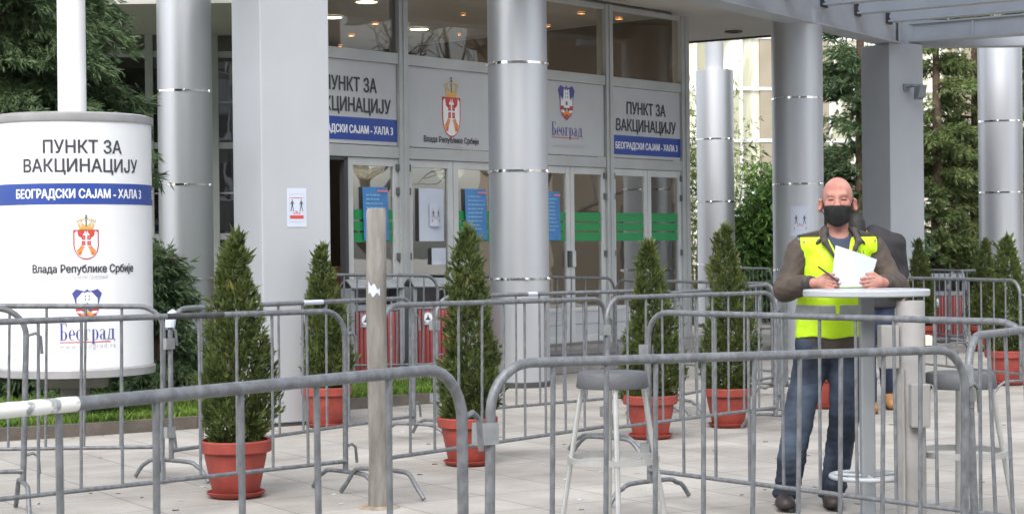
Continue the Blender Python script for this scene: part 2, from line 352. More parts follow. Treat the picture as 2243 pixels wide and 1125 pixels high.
def emblem(polys, x0, x1, y0, y1):
    """polys: (points in a unit box, layer colour index, layer)"""
    V = []; F = []; M = []; L = []
    for pts, mi, lay in polys:
        b = len(V); V += [(x0 + p[0] * (x1 - x0), y0 + p[1] * (y1 - y0)) for p in pts]; L += [lay] * len(pts); F.append(tuple(range(b, b + len(pts)))); M.append(mi)
    return V, F, M, L
def circ(cx, cy, rx, ry, n=12): return [(cx + rx * math.cos(2 * math.pi * k / n), cy + ry * math.sin(2 * math.pi * k / n)) for k in range(n)]
def mir(p): return [(1 - x, y) for x, y in reversed(p)]
def state_arms():
    # materials: 0 red 1 white 2 gold 3 orange 4 dark 5 pink
    P = []
    sh = lambda i: [(0 + i, .66 - i * .6), (0 + i, .30), (.06 + i * .8, .17), (.18 + i * .6, .07 + i * .2), (.36, .01 + i * .5), (.5, 0 + i * .5), (.64, .01 + i * .5), (.82 - i * .6, .07 + i * .2), (.94 - i * .8, .17), (1 - i, .30), (1 - i, .66 - i * .6)]
    P.append((sh(0), 0, 0)); P.append((sh(.05), 1, 1))
    P.append(([(.03, .65), (.03, .58), (.13, .645)], 0, 2)); P.append((mir([(.03, .65), (.03, .58), (.13, .645)]), 0, 2))
    h = [(.16, .645), (.42, .645), (.44, .60), (.36, .55), (.40, .50), (.30, .485), (.20, .52), (.17, .58)]      # heads and necks
    P.append((h, 0, 2)); P.append((mir(h), 0, 2))
    P.append(([(.47, .645), (.53, .645), (.5, .55)], 0, 2))
    for (a, b) in ((.32, .44), (.32, .315)):
        q = [(a, b), (a + .145, b), (a + .145, b + .095), (a, b + .095)]
        P.append((q, 0, 2)); P.append((mir(q), 0, 2))
        q2 = [(a + .045, b + .03), (a + .10, b + .03), (a + .10, b + .065), (a + .045, b + .065)]; P.append((q2, 5, 3)); P.append((mir(q2), 5, 3))
    w = [(.33, .30), (.44, .29), (.36, .20), (.30, .09), (.19, .10), (.11, .19), (.16, .22), (.24, .235)]         # claws
    P.append((w, 3, 2)); P.append((mir(w), 3, 2))
    l = [(.20, .22), (.33, .335), (.35, .325), (.22, .205)]; P.append((l, 0, 3)); P.append((mir(l), 0, 3))
    l = [(.2, .12), (.28, .18), (.3, .17), (.23, .1)]; P.append((l, 0, 3)); P.append((mir(l), 0, 3))
    # crown
    P.append(([(.24, .665), (.76, .665), (.79, .735), (.21, .735)], 2, 2)); P.append(([(.27, .69), (.73, .69), (.735, .705), (.265, .705)], 3, 3))
    for k in range(5):
        x = .22 + k * .14; P.append(([(x - .045, .735), (x + .045, .735), (x + .02, .79), (x, .805), (x - .02, .79)], 2, 2))
    for cx, w in ((.13, -1), (.30, -.5), (.5, 0), (.70, .5), (.87, 1)):
        pts = []
        for k in range(7):
            t = k / 6; pts.append((.5 + (cx - .5) * (math.sin(t * math.pi * .62) / .93) * .95, .735 + .155 * t))
        th = .018
        P.append(([(p[0] - th, p[1]) for p in pts] + [(p[0] + th, p[1]) for p in reversed(pts)], 4 if cx == .5 else 2, 3))
    top = [(.5 + .33 * math.cos(R_(a)), .86 + .05 * math.sin(R_(a))) for a in range(0, 181, 20)]
    P.append((top + [(p[0] * .9 + .05, p[1] - .016) for p in reversed(top)], 2, 3))
    P.append((circ(.5, .925, .045, .02), 4, 3)); P.append(([(.485, .94), (.515, .94), (.515, 1.0), (.485, 1.0)], 4, 3)); P.append(([(.455, .965), (.545, .965), (.545, .98), (.455, .98)], 4, 3))
    return P
def city_arms():
    # 0 red 1 white 2 gold 3 orange 4 dark 5 navy
    P = []
    out = [(0, .86), (.14, 1), (.30, .955), (.42, .93), (.5, 1), (.58, .93), (.70, .955), (.86, 1), (1, .86), (.93, .70), (.88, .5), (.88, .30), (.78, .15), (.64, .07), (.5, 0), (.36, .07), (.22, .15), (.12, .30), (.12, .5), (.07, .70)]
    P.append((out, 5, 0))
    P.append(([(.15, .70), (.15, .36), (.85, .36), (.85, .70), (.76, .58), (.69, .66), (.66, .90), (.60, .90), (.60, .86), (.53, .86), (.53, .90), (.47, .90), (.47, .86), (.40, .86), (.40, .90), (.34, .90), (.31, .66), (.24, .58)], 1, 1))   # fortress
    for x in (.42, .545):
        for y in (.74, .64): P.append(([(x, y), (x + .035, y), (x + .035, y + .06), (x, y + .06)], 4, 2))
    P.append(([(.45, .44), (.55, .44), (.55, .53), (.5, .56), (.45, .53)], 4, 2))
    P.append(([(.12, .42), (.30, .42), (.38, .33), (.20, .30), (.12, .32)], 0, 2)); P.append((mir([(.12, .42), (.30, .42), (.38, .33), (.20, .30), (.12, .32)]), 0, 2))
    P.append(([(.14, .28), (.40, .25), (.60, .25), (.86, .28), (.80, .18), (.64, .09), (.5, .03), (.36, .09), (.20, .18)], 0, 1))
    P.append(([(.13, .29), (.32, .30), (.45, .22), (.30, .21), (.20, .235)], 1, 2)); P.append((mir([(.13, .29), (.32, .30), (.45, .22), (.30, .21), (.20, .235)]), 1, 2))
    P.append(([(.28, .165), (.36, .25), (.5, .32), (.64, .25), (.72, .165), (.6, .14), (.5, .20), (.4, .14)], 3, 3))
    P.append(([(.40, .24), (.5, .36), (.60, .24), (.5, .27)], 2, 4))
    return P
ARMS_M = [RED, WHITEP, GOLD, ORANGE, INK, PINK]; CITY_M = [RED, WHITEP, GOLD, ORANGE, INK, NAVY]
def lay(name, V, F, mapf, mats, parent, M=None, L=None, base=.004, maxe=None):
    """lay flat artwork on a surface: mapf(x, y, d) gives the world point d metres proud of it"""
    bm = bmesh.new(); dl = bm.verts.layers.float.new('d')
    vs = []
    for i, q_ in enumerate(V):
        v = bm.verts.new((q_[0], q_[1], 0)); v[dl] = base + (L[i] * .0012 if L else 0) + (q_[2] if len(q_) > 2 else 0); vs.append(v)
    for i, f in enumerate(F):
        try:
            q = bm.faces.new([vs[k] for k in f]); q.material_index = M[i] if M else 0
        except ValueError: pass
    if maxe:
        bmesh.ops.triangulate(bm, faces=bm.faces[:])
        for _ in range(4):
            E = [e for e in bm.edges if abs(e.verts[0].co.x - e.verts[1].co.x) > maxe]
            if not E: break
            bmesh.ops.subdivide_edges(bm, edges=E, cuts=1); bmesh.ops.triangulate(bm, faces=[f for f in bm.faces if len(f.verts) > 3])
    off = parent_loc(parent) if parent is not None else Vector((0, 0, 0))
    for v in bm.verts: v.co = mapf(v.co.x, v.co.y, v[dl]) - off
    me = bpy.data.meshes.new(name); bm.to_mesh(me); bm.free()
    for m in (mats if isinstance(mats, (list, tuple)) else [mats]): me.materials.append(m)
    o = bpy.data.objects.new(name, me); COL.objects.link(o)
    if parent is not None: o.parent = parent
    return o

# ------------------------------------------------------------------ implicit surfaces for bodies and clothes
class SDF:
    def __init__(s, lo, hi, h):
        s.lo = np.array(lo, float); s.h = h; s.n = np.ceil((np.array(hi) - s.lo) / h).astype(int) + 1
        s.D = np.full(s.n, .3, np.float32)
        s.ax = [s.lo[i] + h * np.arange(s.n[i]) for i in range(3)]
    def _blk(s, lo, hi):
        a = np.clip(np.floor((np.array(lo) - s.lo) / s.h).astype(int), 0, s.n); b = np.clip(np.ceil((np.array(hi) - s.lo) / s.h).astype(int) + 1, 0, s.n)
        if (b <= a).any(): return None
        sl = tuple(slice(a[i], b[i]) for i in range(3))
        return sl, s.ax[0][sl[0]][:, None, None], s.ax[1][sl[1]][None, :, None], s.ax[2][sl[2]][None, None, :]
    def _mix(s, sl, d, k, op):
        A = s.D[sl]
        if op == 'sub': d = -d; A2 = -A; d2 = -d
        if k <= 0: s.D[sl] = np.minimum(A, d) if op == 'add' else np.maximum(A, d); return
        if op == 'add':
            hh = np.clip(.5 + .5 * (A - d) / k, 0, 1); s.D[sl] = A * (1 - hh) + d * hh - k * hh * (1 - hh)
        else:
            hh = np.clip(.5 - .5 * (A - d) / k, 0, 1); s.D[sl] = A * (1 - hh) + d * hh + k * hh * (1 - hh)
    def cap(s, a, b, ra, rb=None, k=.02, op='add', flat=(1, 1, 1)):
        rb = ra if rb is None else rb; a = np.array(a, float); b = np.array(b, float); m = max(ra, rb) * max(1, 1 / min(flat)) + k + 2 * s.h + .02
        g = s._blk(np.minimum(a, b) - m, np.maximum(a, b) + m)
        if g is None: return
        sl, X, Y, Z = g; ab = b - a; L2 = max(ab @ ab, 1e-9)
        t = np.clip(((X - a[0]) * ab[0] + (Y - a[1]) * ab[1] + (Z - a[2]) * ab[2]) / L2, 0, 1)
        d = np.sqrt(((X - a[0] - t * ab[0]) * flat[0]) ** 2 + ((Y - a[1] - t * ab[1]) * flat[1]) ** 2 + ((Z - a[2] - t * ab[2]) * flat[2]) ** 2) - (ra + (rb - ra) * t)
        s._mix(sl, d, k, op)
    def ell(s, c, r, k=.02, op='add', rot=None):
        c = np.array(c, float); r = np.array(r, float); m = r.max() + k + 2 * s.h + .02
        g = s._blk(c - m, c + m)
        if g is None: return
        sl, X, Y, Z = g; X = X - c[0]; Y = Y - c[1]; Z = Z - c[2]
        if rot is not None:
            Rm = np.array(rot.to_3x3().transposed()); X, Y, Z = (Rm[0, 0] * X + Rm[0, 1] * Y + Rm[0, 2] * Z, Rm[1, 0] * X + Rm[1, 1] * Y + Rm[1, 2] * Z, Rm[2, 0] * X + Rm[2, 1] * Y + Rm[2, 2] * Z)
        k0 = np.sqrt((X / r[0]) ** 2 + (Y / r[1]) ** 2 + (Z / r[2]) ** 2); k1 = np.sqrt((X / r[0] ** 2) ** 2 + (Y / r[1] ** 2) ** 2 + (Z / r[2] ** 2) ** 2) + 1e-6
        s._mix(sl, k0 * (k0 - 1) / k1, k, op)
    def xyz(s): return s.ax[0][:, None, None], s.ax[1][None, :, None], s.ax[2][None, None, :]
    def clip(s, d): s.D = np.maximum(s.D, d).astype(np.float32)
    def mesh(s, name, m, parent, smooth=2):
        D = s.D; D = np.pad(D, 1, constant_values=.3); neg = D < 0
        n = D.shape; c = [neg[i:n[0] - 1 + i, j:n[1] - 1 + j, k:n[2] - 1 + k] for i in (0, 1) for j in (0, 1) for k in (0, 1)]
        sm = sum(x.astype(np.int8) for x in c); act = (sm > 0) & (sm < 8); idx = np.argwhere(act); ID = np.full(act.shape, -1, np.int64); ID[act] = np.arange(len(idx))
        acc = np.zeros((len(idx), 3)); cnt = np.zeros(len(idx)); I, J, K = idx.T
        cor = [(i, j, k) for i in (0, 1) for j in (0, 1) for k in (0, 1)]
        for p in cor:
            for axn in range(3):
                if p[axn]: continue
                q = list(p); q[axn] = 1
                a = D[I + p[0], J + p[1], K + p[2]]; b = D[I + q[0], J + q[1], K + q[2]]; x = (a < 0) != (b < 0); t = np.where(x, a / np.where(x, a - b, 1), 0)
                P = np.stack([np.full(len(idx), p[0], float), np.full(len(idx), p[1], float), np.full(len(idx), p[2], float)], 1); P[:, axn] = t
                acc += P * x[:, None]; cnt += x
        V = s.lo + s.h * (idx + acc / cnt[:, None] - 1); F = []
        for axn in range(3):
            sh = [slice(0, -1)] * 3
            a = neg[:-1, :-1, :-1]
            sl2 = [slice(0, n[i] - 1) for i in range(3)]; sl2[axn] = slice(1, n[axn]); b = neg[tuple(sl2)]
            e = np.argwhere(a != b); u, v = [(1, 2), (2, 0), (0, 1)][axn]
            e = e[(e[:, u] > 0) & (e[:, v] > 0)]
            if not len(e): continue
            def g(du, dv):
                q = e.copy(); q[:, u] -= du; q[:, v] -= dv; return ID[q[:, 0], q[:, 1], q[:, 2]]
            Q = np.stack([g(0, 0), g(1, 0), g(1, 1), g(0, 1)], 1); fl = ~a[e[:, 0], e[:, 1], e[:, 2]]; Q[fl] = Q[fl][:, ::-1]; F.append(Q)
        F = np.concatenate(F); F = F[(F >= 0).all(1)]
        for _ in range(smooth):
            S = np.zeros_like(V); Cn = np.zeros(len(V))
            for a in range(4):
                b = (a + 1) % 4; np.add.at(S, F[:, a], V[F[:, b]]); np.add.at(S, F[:, b], V[F[:, a]]); np.add.at(Cn, F[:, a], 1); np.add.at(Cn, F[:, b], 1)
            V = V * .5 + .5 * S / np.maximum(Cn, 1)[:, None]
        return fast_mesh(name, V, F, m, parent, True)
def wob(X, Y, Z, f, seed):
    r = np.random.default_rng(seed); out = 0
    for i in range(4):
        k = r.normal(size=3) * f; out = out + np.sin(X * k[0] + Y * k[1] + Z * k[2] + r.uniform(0, 6.3))
    return out / 4

# ================================================================== THE SETTING
g = MB(); g.add([(-300, -60, 0), (300, -60, 0), (300, 400, 0), (-300, 400, 0)], [(0, 1, 2, 3)])
tag(g.build('paved_ground', PAVING), kind='structure')

# planted bed along the left, its kerb, its grass
kerb_px = [(-420, 992), (0, 966), (215, 953), (430, 938), (620, 914), (760, 897), (905, 886), (1000, 880)]
KP = [ground(*p) for p in kerb_px]
k = MB()
def strip(pts, w, z0, z1, mb, mi=0):
    n = len(pts); L = []; Rr = []
    for i in range(n):
        t = (pts[min(i + 1, n - 1)] - pts[max(i - 1, 0)]).normalized(); nn = Vector((-t.y, t.x, 0))
        L.append(pts[i] + nn * w); Rr.append(pts[i])
    V = []
    for i in range(n): V += [(Rr[i].x, Rr[i].y, z0), (L[i].x, L[i].y, z0), (L[i].x, L[i].y, z1), (Rr[i].x, Rr[i].y, z1)]
    F = [(0, 1, 2, 3), ((n - 1) * 4 + 3, (n - 1) * 4 + 2, (n - 1) * 4 + 1, (n - 1) * 4)]
    for i in range(n - 1):
        for a in range(4): F.append((i * 4 + a, i * 4 + (a + 1) % 4, i * 4 + 4 + (a + 1) % 4, i * 4 + 4 + a))
    mb.add(V, F, mi)
kp2 = KP + [Vector((KP[-1].x + .15, KP[-1].y + .6, 0)), Vector((KP[-1].x - .3, KP[-1].y + 1.6, 0))]
strip(kp2, .11, 0, .10, k)
tag(k.build('kerb', KERBM), kind='structure')
b = MB(); n = len(kp2)
bp = [Vector((p.x, p.y + .1, .07)) for p in kp2] + [Vector((-1.9, 19.3, .07)), Vector((-2.6, 24, .07)), Vector((-14, 26, .07))]
b.add(bp, [tuple(range(len(bp)))])
tag(b.build('planting_bed', EARTHG), kind='structure')
def blades(n, gen, l0, l1, w, name, m, label=None):
    P = np.array([gen() for _ in range(n)]); L = rng.uniform(l0, l1, n); an = rng.uniform(0, 6.283, n); tl = rng.normal(0, .35, (n, 2))
    side = np.stack([np.cos(an), np.sin(an), np.zeros(n)], 1) * w; tip = P + np.stack([tl[:, 0] * L, tl[:, 1] * L, L], 1); mid = P + (tip - P) * .55 + np.array([0, 0, .1]) * L[:, None]
    V = np.stack([P - side, P + side, mid + side * .7, tip, mid - side * .7], 1).reshape(-1, 3); F = np.arange(5 * n).reshape(n, 5)
    o = fast_mesh(name, V, F, m); tag(o, label, kind='stuff'); return o
cum = [0]
for i in range(len(KP) - 1): cum.append(cum[-1] + (KP[i + 1] - KP[i]).length)
def grass_pt():
    s_ = random.uniform(0, cum[-1]); i = max(j for j in range(len(KP) - 1) if cum[j] <= s_); t = (s_ - cum[i]) / (cum[i + 1] - cum[i]); p = KP[i].lerp(KP[i + 1], t)
    dd = .12 + 3.2 * random.random() ** 2.2; return (p.x + random.uniform(-.05, .05), p.y + dd, .06)
blades(42000, grass_pt, .03, .11, .008, 'grass', GRASS, 'bright green spring grass in the bed behind the kerb')

# ------------------------------------------------------------------ entrance building: vestibule facade seen at a slant
FA = at(725, 560, 206); FB = at(1497, 560, 164); FA.z = FB.z = 0
ex = (FB - FA).normalized(); nrm = Vector((ex.y, -ex.x, 0))       # outward, towards the viewer
def fw(u, d, z): return FA + ex * u + nrm * d + Vector((0, 0, z))
def fuz(px, py):
    """photograph point on the facade plane -> (u, z)"""
    d = ray(px, py); o = Vector((0, 0, CAMZ)); t = (FA - o).dot(nrm) / d.dot(nrm); p = o + d * t
    return (p - FA).dot(ex), p.z
ffr = lambda p: fw(p.x, p.y, p.z)      # box helper frame: x=u, y=outward, z=up
bld = thing('entrance_building', 'glazed hall entrance with grey mullions and white sign panels over its doors', 'building', tuple(FA))
U = lambda px, py=450: fuz(px, py)[0]
ZTOP, ZS1, ZS0, ZD = 4.52, 3.50, 2.60, 2.46
uL, uR = U(640), U(1499)
mull = [U(652), U(880), U(1094), U(1158), U(1331), U(1497)]
bays = [(mull[0], mull[1]), (mull[1], mull[2]), (mull[3], mull[4]), (mull[4], mull[5])]
# mullions full height
for i, u in enumerate(mull):
    w = .07 if i not in (5,) else .085
    m = MB(); m.box(u - w, u + w, -.10, .06, .0, ZTOP, 0, ffr, .008); m.box(u - .018, u + .018, .06, .075, .0, ZTOP, 0, ffr)
    m.build('mullion', FRAME, bld)
m = MB(); m.box(mull[2] + .07, mull[3] - .07, -.04, .03, .02, ZTOP, 0, ffr); m.build('infill_panel', FRAME, bld)
def rail(u0, u1, z0, z1, name='transom', mt=FRAME, d0=-.06, d1=.04):
    m = MB(); m.box(u0, u1, d0, d1, z0, z1, 0, ffr, .006); return m.build(name, mt, bld)
HINGEM = mat('hinge_metal', (.13, .135, .14), .5, .4)
for bi, (u0, u1) in enumerate(bays):
    a, c = u0 + .07, u1 - .07
    rail(a, c, ZS1, ZS1 + .12); rail(a, c, ZD, ZS0 - .012); rail(a, c, ZTOP - .06, ZTOP)
    m = MB(); m.box(a, c, -.012, .0, ZS1 + .12, ZTOP - .06, 0, ffr); m.build('upper_window', GLASSU, bld)
    # two door leaves per bay
    mid = (a + c) / 2 if bi else U(760, 500)
    leaves = [(a, mid - .004), (mid + .004, c)]
    for li, (l0, l1) in enumerate(leaves):
        if bi == 0 and li == 0:     # this leaf stands open: an empty dark opening with a frame
            f = MB(); f.box(l1 - .05, l1, -.05, .03, .28, ZD, 0, ffr); f.box(l0, l1, -.05, .03, ZD - .04, ZD, 0, ffr); f.build('door_frame', DARKFR, bld)
            continue
        st, kp = (.075, .72) if bi != 1 else (.085, .72)
        f = MB(); zt = ZD - .005
        f.box(l0, l0 + st, -.03, .02, .29, zt, 0, ffr, .004); f.box(l1 - st, l1, -.03, .02, .29, zt, 0, ffr, .004)
        f.box(l0 + st, l1 - st, -.028, .018, zt - .085, zt, 0, ffr, .004); f.box(l0 + st, l1 - st, -.028, .018, .29, .37, 0, ffr, .004)
        f.box(l0 + st, l1 - st, -.028, .018, kp - .05, kp, 0, ffr, .004)
        lf = f.build('door', DOORFR, bld)
        q = MB(); q.box(l0 + st, l1 - st, -.012, -.004, kp, zt - .085, 0, ffr); q.build('door_glass', GLASS, lf)
        q = MB()
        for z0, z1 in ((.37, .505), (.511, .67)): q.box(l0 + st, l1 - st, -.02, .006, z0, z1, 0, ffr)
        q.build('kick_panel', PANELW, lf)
        if not (bi == 1 and li == 0):
            q = MB()
            for z0, z1 in ((1.785, 1.895), (1.665, 1.765), (1.54, 1.645)): q.box(l0 + st + .002, l1 - st - .002, -.003, .0, z0, z1, 0, ffr)
            q.build('green_stripe', GREEN, lf)
        q = MB(); hx = l0 + .02 if li == 0 else l1 - .02
        for zz in (2.36, 2.10, 1.38, .55):
            q = MB(); q.box(hx - .022, hx + .022, .02, .045, zz - .04, zz + .04, 0, ffr, .008); q.build('hinge', HINGEM, lf)
        q = MB(); hx = l1 - .04 if li == 0 else l0 + .04
        if bi >= 2: q.box(hx - .03, hx + .03, .02, .045, 1.22, 1.42, 0, ffr, .008); q.build('handle', DOORFR if li else DARKFR, lf)
    s_ = MB(); s_.box(a, c, -.30, .02, .26, .288, 0, ffr); s_.build('threshold', STEPM, bld)
# steps up to the doors
st = MB(); st.box(U(1068), uR + .5, -.09, .50, .004, .255, 0, ffr, .01); st.box(U(1068), uR + .9, .502, .86, .004, .128, 0, ffr, .01); st.box(uL - .2, U(1068), -.09, .28, .004, .255, 0, ffr, .01)
tag(st.build('entrance_steps', STEPM), kind='structure')
# end wall, interior, soffit
dep = 9.0
hA, hB = fw(uL, -.13, 0), fw(uR - .06, -.13, 0); hC = Vector((-4.6, 29.6, 0)); hD = Vector((-3.32, 26.1, 0))
def prism(mb, P, z0, z1, mi=0):
    n = len(P); mb.add([(p.x, p.y, z0) for p in P] + [(p.x, p.y, z1) for p in P], [tuple(range(n - 1, -1, -1)), tuple(range(n, 2 * n))] + [(i, (i + 1) % n, n + (i + 1) % n, n + i) for i in range(n)], mi)
def wall(mb, p, q, t, z0, z1):
    d = (q - p).normalized(); nn = Vector((d.y, -d.x, 0)) * t; prism(mb, [p, q, q + nn, p + nn], z0, z1)
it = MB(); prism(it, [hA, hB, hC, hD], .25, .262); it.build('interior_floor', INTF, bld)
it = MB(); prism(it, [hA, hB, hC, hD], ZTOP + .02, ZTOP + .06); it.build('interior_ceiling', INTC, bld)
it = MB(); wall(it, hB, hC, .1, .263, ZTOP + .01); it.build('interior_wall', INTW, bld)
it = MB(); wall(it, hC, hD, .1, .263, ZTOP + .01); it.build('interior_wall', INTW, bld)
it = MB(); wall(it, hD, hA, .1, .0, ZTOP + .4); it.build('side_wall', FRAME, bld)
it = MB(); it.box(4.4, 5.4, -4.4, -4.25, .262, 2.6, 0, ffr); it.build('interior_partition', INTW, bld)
it = MB(); it.box(1.6, 2.9, -3.2, -2.7, .262, 1.25, 0, ffr); it.build('reception_counter', mat('counter_wood', (.12, .05, .03), .5, 0, .2, 5), bld)
er = MB(); er.box(uR - .02, uR + .02, -dep, -.12, .0, .72, 0, ffr); er.box(uR - .02, uR + .02, -dep, -.12, ZS1 + .4, ZTOP, 0, ffr)
for d_ in np.arange(-dep, -.1, 1.48): er.box(uR - .04, uR + .04, d_, d_ + .08, .0, ZTOP, 0, ffr)
er.build('side_frame', FRAME, bld)
q = MB(); q.box(uR - .006, uR + .002, -dep, -.12, .72, ZS1 + .4, 0, ffr); q.build('side_window', GLASSL, bld)
lampspx = [(803, 3, .30, 0), (727, 37, .30, 0), (918, 63, .30, 0), (822, 51, .10, 1), (770, 77, .10, 1), (745, 100, .07, 1), (1015, 31, .07, 1), (1006, 75, .06, 1), (1270, 28, .07, 1), (1276, 28, .07, 1), (1353, 40, .07, 1), (1359, 40, .07, 1), (1218, 104, .13, 0), (1411, 87, .28, 0), (1200, 56, .08, 1), (1302, 115, .06, 1)]
for px, py, r, o_ in lampspx:
    d = ray(px, py); t = (ZTOP + .012 - CAMZ) / d.z; p = Vector((0, 0, CAMZ)) + d * t
    if t > 40: continue
    m = MB(); m.lathe([(r * .5, 0), (r * .5, -.02), (r * .46, -.022)], 16, 0, (p.x, p.y, ZTOP + .018)); h = m.build('downlight', DOORFR, bld)
    m = MB(); m.lathe([(r * .45, -.008), (.001, -.008)], 16, 0, (p.x, p.y, ZTOP + .012)); m.build('lamp', LAMPO if o_ else LAMP, h)

# soffit over the entrance, its far edge running square to the canopy
E0 = at(1505, 97, 143); E1 = at(1856, 70, 150.6); E0.z = E1.z = 0
ev = (E1 - E0).normalized(); en = Vector((ev.y, -ev.x, 0))        # towards the viewer
def sf(a, c, z): return E0 + ev * a + en * c + Vector((0, 0, z))
so = MB()
P = [sf(-16, 0, 0), sf(3.0, 0, 0), sf(3.0, 6.2, 0), Vector((.0, 20.2, 0)), Vector((-1.2, 17.6, 0)), Vector((-2.75, 17.6, 0)), Vector((-3.2, 22.5, 0)), Vector((-15, 22.5, 0))]
prism(so, P, ZTOP + .07, ZTOP + .5)
sfo = so.build('soffit', SOFFIT, bld)
so = MB(); so.hexa([sf(-2, -.05, 4.565), sf(3.05, -.05, 4.565), sf(3.05, -.002, 4.565), sf(-2, -.002, 4.565), sf(-2, -.05, 5.1), sf(3.05, -.05, 5.1), sf(3.05, -.002, 5.1), sf(-2, -.002, 5.1)]); so.build('edge_trim', DARKFR, sfo)
p = at(1607, 73, 150); so = MB(); so.lathe([(.13, 0), (.13, -.02), (.09, -.02), (.085, .03)], 20, 0, (p.x, p.y, ZTOP + .068)); so.build('recessed_lamp', DARKFR, sfo)

# ------------------------------------------------------------------ signs over the doors
def sign(name, label, u0, u1):
    r = thing(name, label, 'sign', tuple(fw((u0 + u1) / 2, .0, ZS0)))
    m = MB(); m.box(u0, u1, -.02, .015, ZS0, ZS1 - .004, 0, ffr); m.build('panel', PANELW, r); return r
fmap = lambda x, y, d: fw(x, .015 + d, y)
def vacc_sign(label, u0, u1):
    r = sign('door_sign', label, u0, u1); W = u1 - u0; U4 = U(1340), U(1491)
    f = lambda px: u1 - (U4[1] - U(px, 280)) * (W / (U4[1] - U4[0]) if W < 1.7 else 1.0)
    m = MB(); m.box(u0 + .004, u1 - .004, .015, .0185, ZS0 + .04, ZS0 + .285, 0, ffr); m.build('blue_band', BLUE, r)
    for t, xa, xb, z, c, b, mt in (('ПУНКТ ЗА', 1371.5, 1456.5, 3.165, .152, .030, INK), ('ВАКЦИНАЦИЈУ', 1348, 1479, 2.945, .152, .030, INK), ('БЕОГРАДСКИ САЈАМ - ХАЛА 3', 1346, 1482, 2.715, .085, .045, INKW)):
        V, F = text_bm(t, f(xa), f(xb), z, c, b); lay('lettering', V, F, fmap, mt, r, base=.006)
vacc_sign('white vaccination point sign with blue band, partly hidden by the square pillar', bays[0][0] + .08, bays[0][1] - .08)
vacc_sign('white vaccination point sign with blue band beside the building corner', bays[3][0] + .08, bays[3][1] - .08)
u0, u1 = bays[1][0] + .08, bays[1][1] - .08
r = sign('door_sign', 'white sign with red and gold state arms above the double doors', u0, u1)
ua, za = fuz(966, 245); ub, zb = fuz(1006, 245)
V, F, M, L = emblem(state_arms(), ua, ub, 2.73, 3.42); lay('coat_of_arms', V, F, fmap, ARMS_M, r, M, L)
V, F = text_bm('Влада Републике Србије', U(926, 295), U(1046, 295), 2.665, .068, .04); lay('lettering', V, F, fmap, INK, r)
V, F = text_bm('У служби грађана', U(962, 308), U(1011, 308), 2.615, .033, .0, .3); lay('motto', V, F, fmap, INKG, r)
u0, u1 = bays[2][0] + .08, bays[2][1] - .08
r = sign('door_sign', 'white sign with blue city shield above the doors right of the round column', u0, u1)
V, F, M, L = emblem(city_arms(), U(1220, 230), U(1256.5, 230), 3.02, 3.45); lay('city_shield', V, F, fmap, CITY_M, r, M, L)
V, F = glyphs_belgrade(U(1206, 285), U(1273, 285), 2.83, .165); lay('lettering', V, F, fmap, NAVY, r)
m = MB(); m.box(U(1206, 300), U(1266, 300), .016, .019, 2.803, 2.812, 0, ffr); m.build('underline', RED, r)
V, F = text_bm('www.beograd.rs', U(1206, 320), U(1275, 320), 2.69, .05, 0); lay('web_address', V, F, fmap, INKG, r)

# ------------------------------------------------------------------ posters and notices
def notice_art(mapf, r, x0, x1, y0, y1):
    """keep-your-distance notice: rounded frame, a line of text, two walking figures, arrows and a red bar"""
    W, H = x1 - x0, y1 - y0; X = lambda t: x0 + t * W; Y = lambda t: y0 + t * H
    V = []; F = []
    def q(pts): b = len(V); V.extend([(X(a), Y(c)) for a, c in pts]); F.append(tuple(range(b, b + len(pts))))
    for a, c, d, e in ((.14, .86, .845, .856), (.14, .86, .135, .146)): q([(a, d), (c, d), (c, e), (a, e)])
    for a, c in ((.12, .14), (.86, .88)): q([(a, .15), (c, .15), (c, .84), (a, .84)])
    lay('frame_line', V, F, mapf, INKG, r, base=.0015); V = []; F = []
    q([(.16, .215), (.84, .215), (.84, .30), (.16, .30)]); q([(.36, .345), (.64, .345), (.64, .36), (.36, .36)]); q([(.30, .3525), (.37, .33), (.37, .375)]); q([(.70, .3525), (.63, .375), (.63, .33)]); q([(.44, .375), (.48, .375), (.48, .43), (.44, .43)]); q([(.50, .375), (.55, .375), (.55, .40), (.50, .40)])
    q([(.18, .74), (.82, .74), (.82, .755), (.18, .755)]); lay('red_bar', V, F, mapf, RED, r, base=.0015); V = []; F = []
    for cx in (.27, .73):
        s_ = 1 if cx < .5 else -1
        q([(cx + dx * .032, .685 + dy * .022) for dx, dy in circ(0, 0, 1, 1, 8)])
        q([(cx - .045, .655), (cx + .045, .655), (cx + .035, .545), (cx - .035, .545)])
        q([(cx - .045, .65), (cx - .10, .585), (cx - .10, .565), (cx - .04, .62)]); q([(cx + .045, .65), (cx + .10, .585), (cx + .10, .565), (cx + .04, .62)])
        q([(cx - .035, .545), (cx + .005, .545), (cx - .055, .40), (cx - .09, .40)]); q([(cx - .005, .545), (cx + .035, .545), (cx + .09, .40), (cx + .055, .40)])
    lay('walking_figures', V, F, mapf, INK, r, base=.0015)
